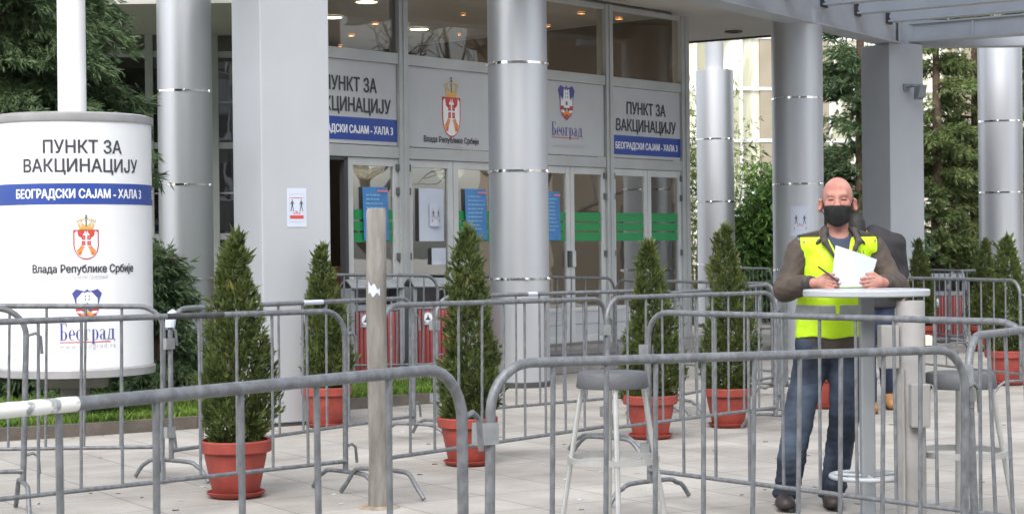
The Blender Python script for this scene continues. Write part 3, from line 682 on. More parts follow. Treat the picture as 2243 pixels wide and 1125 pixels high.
def door_poster(label, px0, px1, py0, py1, m, kind, tilt=0.0, name='poster'):
    pxm = (px0 + px1) / 2; a = U(px0, (py0 + py1) / 2); c = U(px1, (py0 + py1) / 2); z1 = fuz(pxm, py0)[1]; z0 = fuz(pxm, py1)[1]
    r = thing(name, label, 'poster', tuple(fw((a + c) / 2, .03, z0)))
    q = MB(); n = 6; V = []
    for j in range(2):
        for i in range(n + 1):
            t = i / n; zz = j; bulge = .02 * math.sin(t * math.pi) * (1 - zz * .6)
            V.append(fw(a + (c - a) * t + (zz - .5) * tilt, .028 + bulge, z0 + (z1 - z0) * zz))
    V2 = [v - nrm * .002 for v in V]
    F = [(i, i + 1, n + 2 + i, n + 1 + i) for i in range(n)]; q.add(V, F); q.add(V2, [f[::-1] for f in F]); q.build('sheet', m, r)
    mp = lambda x, y, d: fw(x, .028 + d + .02 * math.sin(min(1, max(0, (x - a) / (c - a))) * math.pi) * (1 - (y - z0) / (z1 - z0) * .6) + .001, y)
    return r, mp, a, c, z0, z1
def text_rows(r, mp, a, c, z0, z1, rows, m, seed=1):
    rr = random.Random(seed); V = []; F = []
    for i in range(rows):
        y = z1 - (z1 - z0) * (.16 + .72 * i / rows); x = a + (c - a) * .1; h = (z1 - z0) * .022
        xe = a + (c - a) * rr.uniform(.6, .9)
        while x < xe:
            w = (c - a) * rr.uniform(.05, .16); b = len(V); V += [(x, y), (min(x + w, xe), y), (min(x + w, xe), y + h), (x, y + h)]; F.append((b, b + 1, b + 2, b + 3)); x += w + (c - a) * .03
    lay('text_lines', V, F, mp, m, r, base=.002, maxe=.06)
for lab, a_, b_, c_, d_, sd in (('blue information poster on the door behind the weathered post', 792, 847, 410, 526, 3), ('blue information poster on the door left of the silver column', 1016, 1062, 414, 525, 4), ('blue information poster on the door right of the silver column', 1190, 1223, 420, 526, 5)):
    r, mp, a, c, z0, z1 = door_poster(lab, a_, b_, c_, d_, POSTERB, 0, -.02)
    text_rows(r, mp, a, c, z0, z1, 9, POSTERL, sd)
    q = MB(); q.box(a + .5 * (c - a), a + .92 * (c - a), .05, .052, z1 - .09 * (z1 - z0), z1 - .055 * (z1 - z0), 0, ffr); q.build('headline', PINK, r)
r, mp, a, c, z0, z1 = door_poster('tall crumpled white sheet taped inside a door pane', 914, 968, 413, 528, PAPER, 0)
r, mp, a, c, z0, z1 = door_poster('small distancing notice with two black figures on the white sheet', 933, 957, 446, 496, PAPER, 0, 0, 'notice'); mp2 = lambda x, y, d: mp(x, y, d)
for ch in r.children: ch.location = nrm * .03
notice_art(lambda x, y, d: mp(x, y, d) + nrm * .03, r, a, c, z0, z1)
r, mp, a, c, z0, z1 = door_poster('small white text sheet low on the door pane', 942, 973, 543, 579, PAPER, 0, 0, 'notice'); text_rows(r, mp, a, c, z0, z1, 6, INKG, 8)

# ------------------------------------------------------------------ left wing of the building behind the column
W0 = at(120, 300, 153); W1 = at(622, 300, 150); W0.z = W1.z = 0
wx = (W1 - W0).normalized(); wn = Vector((wx.y, -wx.x, 0))
def ww(u, d, z): return W0 + wx * u + wn * d + Vector((0, 0, z))
wfr = lambda p: ww(p.x, p.y, p.z)
def wuz(px, py):
    d = ray(px, py); o = Vector((0, 0, CAMZ)); t = (W0 - o).dot(wn) / d.dot(wn); p = o + d * t; return (p - W0).dot(wx), p.z
wing = thing('hall_wing', 'dark glazed wing with grey frames behind the left column', 'building', tuple(W0))
wl = (W1 - W0).length
um = [wuz(x, 300)[0] for x in (-520, -370, -230, -90, 50, 190, 328, 471, 610)]; zt = [wuz(471, y)[1] for y in (319, 120)]; dz = zt[1] - zt[0]
zlev = [zt[0] + dz * i for i in range(-3, 5) if zt[0] + dz * i > .1]
for u in um:
    m = MB(); m.box(u - .055, u + .055, -.08, .05, 0, 8, 0, wfr, .006); m.build('mullion', FRAME, wing)
for z in zlev:
    for i in range(len(um) - 1):
        m = MB(); m.box(um[i] + .055, um[i + 1] - .055, -.06, .03, z - .045, z + .045, 0, wfr); m.build('transom', FRAME, wing); m = MB(); m.box(um[i] + .055, um[i + 1] - .055, -.04, .01, z + dz * .47, z + dz * .47 + .022, 0, wfr); m.build('transom', FRAME, wing)
for i in range(len(um) - 1):
    m = MB(); m.box(um[i] + .055, um[i + 1] - .055, -.02, -.012, .05, 8, 0, wfr); m.build('window', GLASSL, wing)
m = MB(); m.box(-9, um[0] - .055, -.3, 0, 0, 8, 0, wfr); m.build('wall', INTW, wing)
m = MB(); m.box(-9, wl, -5, -4.8, 0, 8, 0, wfr); m.box(-9, wl, -4.8, -.4, 4.6, 4.7, 0, wfr); m.box(um[4], um[6], -2.4, -2.2, 0, 3.6, 0, wfr); m.build('interior_wall', INTW, wing)
m = MB(); m.box(-9, wl, -4.8, -.1, .0, .03, 0, wfr); m.build('interior_floor', INTF, wing)
m = MB(); m.box(-9, wl, -5, .06, 8, 8.4, 0, wfr); m.build('roof', SOFFIT, wing)

# ------------------------------------------------------------------ round columns and square pillars
def column(label, px, py, s, dia, ztop, rings=(1.135, 2.265, 3.395), core=None, rot=0.0):
    p = at(px, py, s); c = thing('round_column', label, 'column', (p.x, p.y, 0), rot, 'round metal clad columns of the forecourt'); r = dia / 2
    m = MB(); m.lathe([(r + .012, 0.0), (r + .012, .05), (r, .06)], 56, 0); m.build('base_collar', DARKFR, c, True, False)
    zz = [.06] + [z for z in rings if z < ztop] + [ztop]
    for i in range(len(zz) - 1):
        m = MB(); m.lathe([(r, zz[i] + (.012 if i else 0)), (r, zz[i + 1] - (.012 if i < len(zz) - 2 else 0))], 64, 0, cap=False)
        if i == len(zz) - 2: m.lathe([(r, ztop), (.01, ztop)], 64, 0)
        for a in (.4, 2.5, 4.6):   # cladding seams
            m.box(-.0015, .0015, -r - .0008, -r + .002, zz[i] + .012, zz[i + 1] - .012, 0, lambda q, a=a: Vector((q.x * math.cos(a) - q.y * math.sin(a), q.x * math.sin(a) + q.y * math.cos(a), q.z)))
        m.build('cladding', ALU, c, True, False)
    for z in zz[1:-1]:
        m = MB(); m.lathe([(r - .01, z - .014), (r + .004, z - .013), (r + .004, z + .013), (r - .01, z + .014)], 56, 0)
        for a in np.arange(.3, 6.2, 1.05): m.lathe([(.018, -.012), (.024, 0), (.018, .012)], 8, 0, ((r + .004) * math.cos(a), (r + .004) * math.sin(a), z))
        m.build('ring', CHROME, c, True, False)
    if core:
        m = MB(); m.lathe([(core[0], ztop - .02), (core[0], core[1])], 32, 0); m.build('core', PILLAR, c, True, False)
    return c
column('silver clad round column behind the advertising drum', 407, 400, 180, .655, 5.6, rot=.4)
column('silver clad round column in front of the entrance doors', 1136, 400, 207, .628, 5.6, rot=1.5)
c3 = column('grey round column left of the masked man carrying a notice', 1748, 400, 165, .672, 4.56, rot=2.2)
column('short grey round column with a thin neck beside the bushes', 1567, 350, 120.5, .68, 4.64, core=(.165, 5.3), rot=.9)
column('grey round column at the right edge under the canopy', 2191, 300, 137, .69, 4.62, rot=3.0)

def pillar(label, px, s, side, ang, z1, py=400):
    p = at(px, py, s); c = thing('square_pillar', label, 'pillar', (p.x, p.y, 0), R_(ang), 'square painted pillars carrying the canopy')
    m = MB(); m.box(0, side, 0, side, .03, z1, 0, None, .012); m.build('shaft', PILLAR, c, False, False)
    m = MB(); m.box(.01, side - .01, .01, side - .01, 0, .03); m.build('foot', DARKFR, c, False, False); return c
P1 = pillar('broad pale grey square pillar carrying a distancing notice', 575, 266, .62, 30.7, 7.0, 600)
P2 = pillar('pale grey square pillar carrying a floodlight under the beam end', 1950, 152, .63, 28, 4.36, 400)
# notices on the pillar and on the column
ang = R_(30.7); pe = Vector((math.cos(ang), math.sin(ang), 0)); pn = Vector((pe.y, -pe.x, 0)); po = Vector((P1.location.x, P1.location.y, 0))
def puz(px, py):
    d = ray(px, py); o = Vector((0, 0, CAMZ)); t = (po - o).dot(pn) / d.dot(pn); p = o + d * t; return (p - po).dot(pe), p.z
(a, _), (c, _) = puz(628, 455), puz(671, 455); z1 = puz(650, 412)[1]; z0 = puz(650, 497)[1]
nt1 = thing('notice', 'white distancing notice taped to the square pillar', 'notice', tuple(po + pe * a + Vector((0, 0, z0))))
m = MB(); m.box(a, c, .002, .004, z0, z1, 0, lambda q: po + pe * q.x + pn * q.y + Vector((0, 0, q.z))); m.build('sheet', PAPER, nt1)
notice_art(lambda x, y, d: po + pe * x + pn * (.004 + d) + Vector((0, 0, y)), nt1, a, c, z0, z1)
cc = Vector((c3.location.x, c3.location.y, 0)); rc = .336
th0 = math.asin((1752 - 1748) / (rc * 165)); wv = .23; zb, ztp = 1.45 + (538.5 - 512) / 165 - .03, 1.45 + (538.5 - 453) / 165
def cm(x, y, d):
    base = math.atan2(-cc.y, -cc.x) + th0 + x / rc
    return cc + Vector((math.cos(base) * (rc + d), math.sin(base) * (rc + d), y))
nt2 = thing('notice', 'white distancing notice on the grey column beside the masked man', 'notice', tuple(cm(0, zb, .004)))
m = MB(); n = 8
for i in range(n):
    x0, x1 = -wv / 2 + wv * i / n, -wv / 2 + wv * (i + 1) / n; m.add([cm(x0, zb, .004), cm(x1, zb, .004), cm(x1, ztp, .004), cm(x0, ztp, .004)], [(0, 1, 2, 3)])
m.build('sheet', PAPER, nt2); notice_art(lambda x, y, d: cm(x, y, .004 + d), nt2, -wv / 2, wv / 2, zb, ztp)
# floodlight on the second pillar
ang2 = R_(28); qe = Vector((math.cos(ang2), math.sin(ang2), 0)); qn = Vector((qe.y, -qe.x, 0)); qo = Vector((P2.location.x, P2.location.y, 0))
def quz(px, py):
    d = ray(px, py); o = Vector((0, 0, CAMZ)); t = (qo - o).dot(qn) / d.dot(qn); p = o + d * t; return (p - qo).dot(qe), p.z
u, z = quz(1984, 192); fl = thing('floodlight', 'small grey floodlight on an arm fixed to the square pillar', 'floodlight', tuple(qo + qe * u + qn * .01 + Vector((0, 0, z))))
ffr2 = lambda q: qo + qe * (u + q.x) + qn * q.y + Vector((0, 0, z + q.z))
m = MB(); m.box(-.05, .05, 0.002, .03, -.05, .05, 0, ffr2, .006); m.build('wall_plate', BINGREY, fl)
m = MB(); m.tube([ffr2(Vector((0, .03, .0))), ffr2(Vector((.02, .12, .02))), ffr2(Vector((.12, .16, .01)))], .026, 10); m.build('arm', BINGREY, fl, True)
m = MB(); m.hexa([ffr2(Vector(q)) for q in ((.06, .10, -.18), (.18, .12, -.18), (.18, .22, -.15), (.06, .20, -.15), (.04, .14, .0), (.15, .16, -.02), (.17, .26, .02), (.07, .24, .03))]); m.build('lamp_head', BINGREY, fl)

# ------------------------------------------------------------------ canopy: main beam, purlins, translucent roof
CA = at(1948, 97, 151); CB = Vector((P1.location.x + .35, P1.location.y + .5, 0)); CA.z = CB.z = 0
cb = (CB - CA).normalized(); cv = Vector((-cb.y, cb.x, 0))
if cv.x < 0: cv = -cv
def cw(a, d, z): return CA + cb * a + cv * d + Vector((0, 0, z))
cfr = lambda p: cw(p.x, p.y, p.z)
can = thing('canopy', 'grey steel canopy with a deep beam and purlins over the forecourt', 'canopy', tuple(CA))
CL = (CB - CA).length + 3
m = MB(); m.box(-.15, CL, -.12, .12, 4.37, 5.05, 0, cfr, .01); m.box(-.15, CL, -.19, .16, 4.362, 4.385, 0, cfr); m.build('main_beam', BEAM, can)
a0 = .35
for i in range(9):
    a = a0 + i * 1.12
    m = MB(); m.box(a - .06, a + .06, .17, 2.5, 4.64, 4.83, 0, cfr); m.box(a - .10, a + .10, .17, 2.5, 4.625, 4.645, 0, cfr)
    pr = m.build('purlin', BEAM, can)
    m = MB(); m.box(a - .08, a + .08, .122, .165, 4.60, 4.88, 0, cfr, .005)
    for z in (4.66, 4.74, 4.82): m.lathe([(.02, -.01), (.02, .012)], 6, 0, tuple(cw(a + .05, .17, z)))
    m.build('bolt_plate', DARKFR, pr)
m = MB(); m.box(-.62, -.36, -.1, 2.5, 4.42, 4.66, 0, cfr); m.box(-.66, -.32, -.1, 2.5, 4.405, 4.425, 0, cfr); m.box(-.66, -.32, -.1, 2.5, 4.66, 4.68, 0, cfr)
for d in (1.1, 2.3): m.box(-.355, -.33, d, d + .04, 4.43, 4.65, 0, cfr)
m.build('edge_beam', BEAM, can)
m = MB(); m.box(-.05, .05, .02, .12, 4.34, 4.66, 0, cfr); m.build('bracket', DARKFR, can)
eb = MB(); e0 = at(1968, 99, 150); e1 = at(2600, 94, 150)
eb.hexa([(e0.x, e0.y, 4.34), (e1.x, e1.y, 4.34), (e1.x, e1.y + .3, 4.34), (e0.x, e0.y + .3, 4.34), (e0.x, e0.y, 4.72), (e1.x, e1.y, 4.72), (e1.x, e1.y + .3, 4.72), (e0.x, e0.y + .3, 4.72)])
eb.build('rear_beam', PILLAR, can)
for i in range(10):
    a = a0 + (i - 1) * 1.12
    m = MB(); m.box(a + .02, a + 1.08, .05, 2.6, 4.90, 4.93, 0, cfr); m.build('roof_panel', ROOFP, can)

# ------------------------------------------------------------------ bright glazed building far behind
G0 = at(1440, 300, 98); G1 = at(2420, 300, 92); G0.z = G1.z = 0
gx = (G1 - G0).normalized(); gn = Vector((gx.y, -gx.x, 0)); gl = (G1 - G0).length
gfr = lambda p: G0 + gx * p.x + gn * p.y + Vector((0, 0, p.z))
gb = thing('office_building', 'bright curtained glass building with white mullions behind the bushes', 'building', tuple(G0))
def guz(px, py):
    d = ray(px, py); o = Vector((0, 0, CAMZ)); t = (G0 - o).dot(gn) / d.dot(gn); p = o + d * t; return (p - G0).dot(gx), p.z
zs = [guz(1640, 308)[1], guz(1640, 195)[1]]; dzg = zs[1] - zs[0]; zg = [zs[0] + dzg * i for i in range(-4, 8) if zs[0] + dzg * i > .1]
ug0 = guz(1623, 300)[0]; ug = [ug0 + 1.08 * i for i in range(-4, 11) if 0 < ug0 + 1.08 * i < gl]
for i in range(len(ug) - 1):
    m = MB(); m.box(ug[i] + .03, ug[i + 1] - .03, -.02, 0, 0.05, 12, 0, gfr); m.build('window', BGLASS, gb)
for u in ug:
    m = MB(); m.box(u - .03, u + .03, -.05, .06, 0, 12, 0, gfr); m.build('mullion', MULLW, gb)
for z in zg:
    m = MB(); m.box(0, gl, .061, .075, z - .035, z + .035, 0, gfr); m.build('transom', MULLW, gb)
m = MB(); m.box(0, gl, -1.0, -.06, 0, 12, 0, gfr); m.build('wall', BUILDG, gb)
for k_ in (1664, 1760, 2080):
    u = guz(k_, 300)[0]; m = MB(); m.box(u, u + .62, .0005, .055, .2, 8.0, 0, gfr); m.build('blind', mat('blind_beige', (.33, .29, .22), .8, 0, .06, 2) if 'blind_beige' not in MATS else MATS['blind_beige'], gb)

# ------------------------------------------------------------------ what the glass and the metal mirror: a building to the right, and an added light-blocking block behind the viewer
def block(name, label, o, d, L, H, D, wm, win, pitch, sill=.9):
    d = Vector(d).normalized(); nn = Vector((d.y, -d.x, 0)); r = thing(name, label, 'building', tuple(o)); fr = lambda p: Vector(o) + d * p.x + nn * p.y + Vector((0, 0, p.z))
    m = MB(); m.box(0, L, -D, 0, 0, H, 0, fr); m.box(-.2, L + .2, -D - .2, .25, H + .002, H + .35, 0, fr); m.build('wall', wm, r)
    z = sill
    while z + 1.9 < H:
        x = .6
        while x + pitch * .7 < L:
            m = MB(); m.box(x, x + pitch * .62, .002, .03, z, z + 1.7, 0, fr); w_ = m.build('window', win, r); m = MB()
            m.box(x - .06, x + pitch * .62 + .06, .031, .07, z - .07, z, 0, fr); m.box(x + pitch * .3, x + pitch * .33, .031, .06, z, z + 1.7, 0, fr); m.build('window_frame', MULLW, w_); x += pitch
        z += 3.1
    return r
BRICKB = mat('brown_render', (.20, .165, .13), .85, 0, .12, .6); GREYB = mat('grey_render', (.24, .24, .235), .85, 0, .12, .4); DGL = mat('dark_glazing', (.05, .055, .06), .08, spec=.7)
block('brown_office_block', 'brown office block mirrored in the corner doors', (27, 46, 0), (-.12, -1, 0), 20.5, 7.5, 8, BRICKB, DGL, 3.2)
block('low_sky_blocker', 'added unseen grey block behind the viewer screening low sky light from the metal columns', (45, -34, 0), (-1, 0, 0), 90, 26, 10, GREYB, DGL, 4.2)  # added out of view to cut low sky light and darken the columns
# light of the lit downlights inside the hall
for x_, y_ in ((-1.5, 21.4), (-.3, 22.6), (.7, 23.9), (-2.0, 25.0), (-.9, 25.9)):
    L_ = bpy.data.lights.new('downlight_light', 'POINT'); L_.energy = 8; L_.color = (1, .92, .80); L_.shadow_soft_size = .25
    o_ = bpy.data.objects.new('downlight_light', L_); COL.objects.link(o_); o_.location = (x_, y_, 2.7)

# ================================================================== OBJECTS
# ------------------------------------------------------------------ advertising drum on its lamp post
dp = at(162, 560, 262); DR = .645; DX, DY = dp.x, dp.y - .0
lp = thing('lamp_post', 'thick lamp post with white shaft and concrete foot through the advertising drum', 'lamp post', (DX, DY, .06))
m = MB(); m.lathe([(.12, .0), (.118, 2.3)], 28, 0, (DX, DY, .0), cap=True); m.build('concrete_base', CONC, lp, True)
m = MB(); m.lathe([(.117, 2.25), (.112, 7.5)], 28, 0, (DX, DY, .0), cap=True); m.build('white_shaft', WHITEPOLE, lp, True)
m = MB(); m.box(-.28, .28, -.09, .09, .34, .44, 0, lambda q: Vector((DX + q.x, DY - .1 + q.y, q.z))); m.build('bracket', CONC, lp)
dr = thing('advertising_drum', 'round white vaccination point drum sign on the lamp post', 'sign', (DX, DY, .4))
z0d, z1d = .515, 2.515
m = MB(); m.lathe([(.13, z0d), (DR, z0d), (DR, z1d), (.13, z1d)], 96, 0, (DX, DY, 0)); m.build('display_skin', WHITEP, dr, True)
m = MB(); m.lathe([(.13, z1d + .012), (DR + .012, z1d), (DR + .018, z1d + .012), (DR + .018, z1d + .062), (DR - .02, z1d + .075), (.13, z1d + .08)], 96, 0, (DX, DY, 0)); m.build('top_rim', RIMG, dr, True)
m = MB(); m.lathe([(.13, z0d - .072), (DR - .04, z0d - .072), (DR + .014, z0d - .064), (DR + .018, z0d - .005), (DR + .004, z0d + .01)], 96, 0, (DX, DY, 0)); m.build('bottom_rim', RIMG, dr, True)
m = MB(); m.lathe([(DR + .002, 1.845), (DR + .0035, 1.846), (DR + .0035, 2.012), (DR + .002, 2.013)], 96, 0, (DX, DY, 0)); m.build('blue_band', BLUE, dr, True)
face0 = math.atan2(-DY, -DX)     # direction from the post towards the viewer
for rep in range(3):
    def dm(x, y, d, rep=rep):
        a = face0 + x / DR + rep * R_(120); return Vector((DX + math.cos(a) * (DR + d), DY + math.sin(a) * (DR + d), y))
    th = lambda px: math.asin(max(-1, min(1, (px - 163) / 169))) * DR
    for t, xa, xb, z, c_, bd, mt, shr, nm in (('ПУНКТ ЗА', 103, 263, 2.255, .105, .026, INK, 0, 'lettering'), ('ВАКЦИНАЦИЈУ', 63, 296, 2.105, .105, .026, INK, 0, 'lettering'), ('БЕОГРАДСКИ САЈАМ - ХАЛА 3', 48, 303, 1.895, .072, .045, INKW, 0, 'band_lettering'),
            ('Влада Републике Србије', 79, 285, 1.298, .064, .04, INK, 0, 'lettering'), ('У служби грађана', 143, 232, 1.248, .034, 0, INKG, .35, 'motto'), ('www.beograd.rs', 131, 246, .69, .045, 0, INKG, 0, 'web_address')):
        V, F = text_bm(t, th(xa), th(xb), z, c_, bd, shr, 1.25 if nm == 'web_address' else 1.0); lay(nm, V, F, dm, mt, dr, base=.0065 if mt is INKW else .004, maxe=.06)
    V, F, M, L = emblem(state_arms(), th(162), th(214), 1.402, 1.762); lay('coat_of_arms', V, F, dm, ARMS_M, dr, M, L, maxe=.04)
    V, F, M, L = emblem(city_arms(), th(158), th(219), .915, 1.165); lay('city_shield', V, F, dm, CITY_M, dr, M, L, maxe=.04)
    V, F = glyphs_belgrade(th(132), th(245), .757, .135); lay('lettering', V, F, dm, NAVY, dr, maxe=.06)
    V = [(th(132), .737), (th(236), .737), (th(236), .744), (th(132), .744)]; lay('underline', V, [(0, 1, 2, 3)], dm, RED, dr, maxe=.04)
    V = [(0, 0)] * 0

# ------------------------------------------------------------------ crowd barriers
BARR = 0
GRP = 'steel crowd barriers queueing in front of the entrance'
TAPEW = mat('torn_white_tape', (.75, .76, .74), .6, 0, 0, 26, col2=(.28, .29, .30), thr=(.56, .62))
TAPEG = mat('torn_green_tape', (.10, .45, .34), .5, 0, .2, 20)
TAPED = mat('dark_tape', (.05, .05, .055), .55, 0, .3, 15)
def barrier(label, A, B, lean=0.0, hookr=True, hookl=True, n=9, H=1.08, rail_z=.18, fw_=.62):
    """A, B: (pixel column, scale, pixel row of the top tube) of the two end posts"""
    pa = at(A[0], A[2] + .35 * A[1], A[1]); pb = at(B[0], B[2] + .35 * B[1], B[1])
    za = at(A[0], A[2], A[1]).z; zb = at(B[0], B[2], B[1]).z
    return barrier_w(label, Vector((pa.x, pa.y, 0)), Vector((pb.x, pb.y, 0)), za, zb, lean, hookr, hookl, n, H, rail_z, fw_)
def barrier_w(label, pa, pb, za, zb, lean=0.0, hookr=True, hookl=True, n=9, H=1.08, rail_z=.18, fw_=.62):
    d = pb - pa; L = d.length; yaw = math.atan2(d.y, d.x); tilt = -math.atan2(zb - za, L)
    root = bpy.data.objects.new('crowd_barrier', None); COL.objects.link(root); root.empty_display_size = .2
    root.location = (pa.x, pa.y, za - H); root.rotation_euler = (lean, tilt, yaw)
    tag(root, label, 'barrier', GRP); Rb = .155; b0 = .11
    m = MB(); pts = [(0, 0, b0)] + arc((Rb, 0, H - Rb), Rb, math.pi, math.pi / 2, 7) + arc((L - Rb, 0, H - Rb), Rb, math.pi / 2, 0, 7) + [(L, 0, b0)]
    m.tube(pts, .0165, 12); m.build('frame', GALV, root, True, False)
    m = MB(); m.tube([(0.01, 0, rail_z), (L - .01, 0, rail_z)], .0125, 10)
    m.tube([(.0, 0, rail_z), (.03, 0, rail_z)], [.019, .014], 10); m.tube([(L - .03, 0, rail_z), (L, 0, rail_z)], [.014, .019], 10)
    m.build('bottom_rail', GALV, root, True, False)
    p = L / (n - 1 + 2 * 1.12)
    bm_ = MB(); bm_.tube([(0, 0, rail_z), (0, 0, H)], .0088, 8); proto = bm_.build('bar', GALV, root, True, False); proto.location = (1.12 * p, 0, 0)
    for i in range(1, n):
        c = proto.copy(); COL.objects.link(c); c.parent = root; c.location = (1.12 * p + i * p + random.uniform(-.004, .004), 0, 0); c.rotation_euler = (random.uniform(-.006, .006), random.uniform(-.006, .006), 0)
    for sx in (0, 1):
        x = .0 if sx == 0 else L
        gz = -(za - H) - (zb - za) / L * x + .013
        m = MB(); w = fw_ / 2; top = b0 + .005
        pts = [(x, -w, gz)] + [(x, -w + .055, gz + .075 * .9), (x, -w + .10, top - .02), (x, -w + .15, top), (x, 0, top + .004), (x, w - .15, top), (x, w - .10, top - .02), (x, w - .055, gz + .0675), (x, w, gz)]
        sm = []
        for i in range(len(pts) - 1):
            q0 = Vector(pts[max(i - 1, 0)]); q1 = Vector(pts[i]); q2 = Vector(pts[i + 1]); q3 = Vector(pts[min(i + 2, len(pts) - 1)])
            for k_ in range(4):
                t = k_ / 4; sm.append(.5 * ((2 * q1) + (q2 - q0) * t + (2 * q0 - 5 * q1 + 4 * q2 - q3) * t * t + (3 * q1 - q0 - 3 * q2 + q3) * t ** 3))
        sm.append(Vector(pts[-1])); m.tube(sm, .0135, 10); m.build('foot', GALV, root, True, False)
    if hookr:
        for z in (.93, .265):
            m = MB(); m.tube([(L, 0, z), (L + .05, 0, z + .015), (L + .078, 0, z - .005), (L + .088, 0, z - .10)], .009, 8); m.build('hook', GALV, root, True, False)
    if hookl:
        for z in (.86, .30):
            m = MB(); m.box(-.055, .02, -.02, -.0175, z - .035, z + .035); m.box(-.055, .02, .0175, .02, z - .035, z + .035); m.box(-.058, -.0545, -.02, .02, z - .035, z + .035)
            m.build('hook_socket', GALV2, root, False, False)
    return root
def gpos(px, s, py=700): p = at(px, py, s); return Vector((p.x, p.y, 0))
# front row
b0r = gpos(1012, 760, 900); b0k = gpos(132, 980, 960); dirv = (b0k - b0r); plen = dirv.length / 5.12; A0 = b0r + dirv.normalized() * plen * 10.24
zr = at(1012, 803, 760).z; zk = at(132, 887, 980).z; zA = zr + (zk - zr) * 2
b0 = barrier_w('nearest barrier at the lower left with torn white tape on its top tube', A0, b0r, zA, zr, 0, True, False)
L0 = (b0r - A0).length; m = MB(); xe = L0 - plen * 5.12 + .045
m.tube([(xe - .42 + .02 * i, 0, 1.08) for i in range(22)], [.0172 + .0004 * math.sin(i * 1.7) for i in range(22)], 14); m.build('white_tape', TAPEW, b0, True, False)
m = MB(); m.tube([(xe - .62 + .02 * i, 0, 1.08) for i in range(11)], [.0174] * 11, 14); m.build('green_tape', TAPEG, b0, True, False)
b1 = barrier('nearest middle barrier hooked to the taped barrier, in front of the left stool', (1065, 690, 797), (2108, 560, 765))
pA3 = gpos(2139, 555, 900); d3 = Vector((.53, .85, 0))
b3 = barrier_w('nearest barrier at the right edge, leaning and turned away from the viewer', pA3, pA3 + d3 * 2.5, at(2139, 737, 555).z, 1.06, -.035)
b2 = barrier('barrier directly in front of the standing table and the masked man', (1421, 385, 683), (2256, 478, 706))
m = MB(); m.tube([(.0, .0, .80), (0, 0, .97)], .019, 12); m.build('repair_sleeve', GALV2, b3, True, False)
# second row
b4 = barrier('barrier in front of the advertising drum, the farther of its two', (-512, 358, 668), (352, 341, 671))
pB5 = gpos(755, 366, 850); pk = gpos(80, 424, 850); dv = (pk - pB5); pl = dv.length / 8.12; A5 = pB5 + dv.normalized() * pl * 10.24
zB5 = at(755, 680, 366).z; zk5 = at(80, 702, 424).z; b5 = barrier_w('barrier with dark tape on its top tube, close behind the left potted thuja', A5, pB5, zB5 + (zk5 - zB5) * 10.24 / 8.12, zB5)
L5 = (pB5 - A5).length; xd = L5 - pl * 5.0; m = MB(); m.tube([(xd + .02 * i, 0, 1.08) for i in range(20)], [.0172 + .0004 * math.sin(i * 2.1) for i in range(20)], 12); m.build('dark_tape', TAPED, b5, True, False)
b6 = barrier('barrier end post with a D hook at the left edge of the photo', (-940, 432, 668), (47, 395, 676))
b8 = barrier('barrier passing behind the two left potted thujas with a patch of white tape', (373, 345, 676), (905, 287, 652))
m = MB(); m.tube([(-.006, -.004, .96), (0, -.003, 1.0), (.02, 0, 1.05), (.035, 0, 1.065)], [.03, .034, .03, .018], 8); m.build('paper_scrap', PAPER, b8, True, False)
L8 = 2.69; m = MB(); m.tube([(L8 * .50 + .02 * i, 0, 1.08) for i in range(12)], .0172, 12); m.build('white_tape', PAPER, b8, True, False)
b9 = barrier('barrier right of the weathered post, passing before the middle potted thuja', (833, 373, 669), (1325, 310, 654))
b10 = barrier('barrier behind the left stool running between the two right potted thujas', (1328, 318, 652), (1697, 279, 640))
b11 = barrier('barrier behind the silver column base with a white mark on its top', (956, 282, 650), (1480, 250, 634))
m = MB(); m.tube([(.95 + .02 * i, 0, 1.08) for i in range(6)], .0172, 12); m.build('white_tape', PAPER, b11, True, False)
b12 = barrier('barrier behind the potted thuja right of the stool, third row', (1440, 255, 644), (1692, 225, 623))
b13 = barrier('barrier close to the entrance doors right of the silver column', (1010, 198, 603), (1343, 181, 609))
b14 = barrier('barrier in front of the building corner doors', (1348, 192, 613), (1697, 213, 621))
b13b = barrier('barrier behind the red litter bins in front of the doors', (655, 224, 601), (955, 215, 603))
b18 = barrier('barrier seen end on beside the masked man, below his elbow', (1700, 262, 644), (1722, 225, 628))
b15 = barrier('barrier in front of the right potted thujas', (1975, 203, 608), (2235, 228, 614))
b16 = barrier('distant barrier behind the right potted thujas', (2078, 158, 593), (2262, 150, 590))
b17 = barrier('distant barrier beside the dark red bin on the right', (1985, 146, 589), (2112, 163, 593))
b19 = barrier('farthest barrier under the short grey column', (1508, 115, 584), (1590, 125, 586))
b20 = barrier('farthest barrier in front of the leafy bush', (1597, 125, 586), (1690, 136, 588))

# ------------------------------------------------------------------ posts
wp = at(827, 800, 388); pst = thing('weathered_post', 'weathered round post with a torn white sticker in front of the doors', 'post', (wp.x, wp.y, 0))
m = MB(); m.lathe([(.062, 0), (.0585, .3), (.0575, 1.1), (.0565, 1.672), (.05, 1.685), (.001, 1.688)], 24, 0)
V = m.v
for v in V: v.x += .004 * math.sin(v.z * 4.1); 
m.build('shaft', WOODP, pst, True, False)
m = MB(); m.lathe([(.12, .001), (.11, .008), (.06, .012)], 20, 0); m.build('foot_mortar', mat('rust_mortar', (.27, .22, .17), .9, 0, .3, 20), pst, True, False)
m = MB(); zc = 1.45 - (633 - 548) / 388; m.lathe([(.0593, zc - .032), (.0597, zc - .005), (.0593, zc + .022)], 10, 0, a0=R_(228), a1=R_(296))
for i, v in enumerate(m.v): kk = i % 11; v.z += .012 * math.sin(kk * 1.1 + i // 11) - .0035 * (kk - 5) * (1 if i > 10 else .3) + (.012 if kk > 7 and i < 11 else 0); v.x += .004 * math.sin(v.z * 4.1)
m.build('torn_sticker', PAPER, pst, True, False)
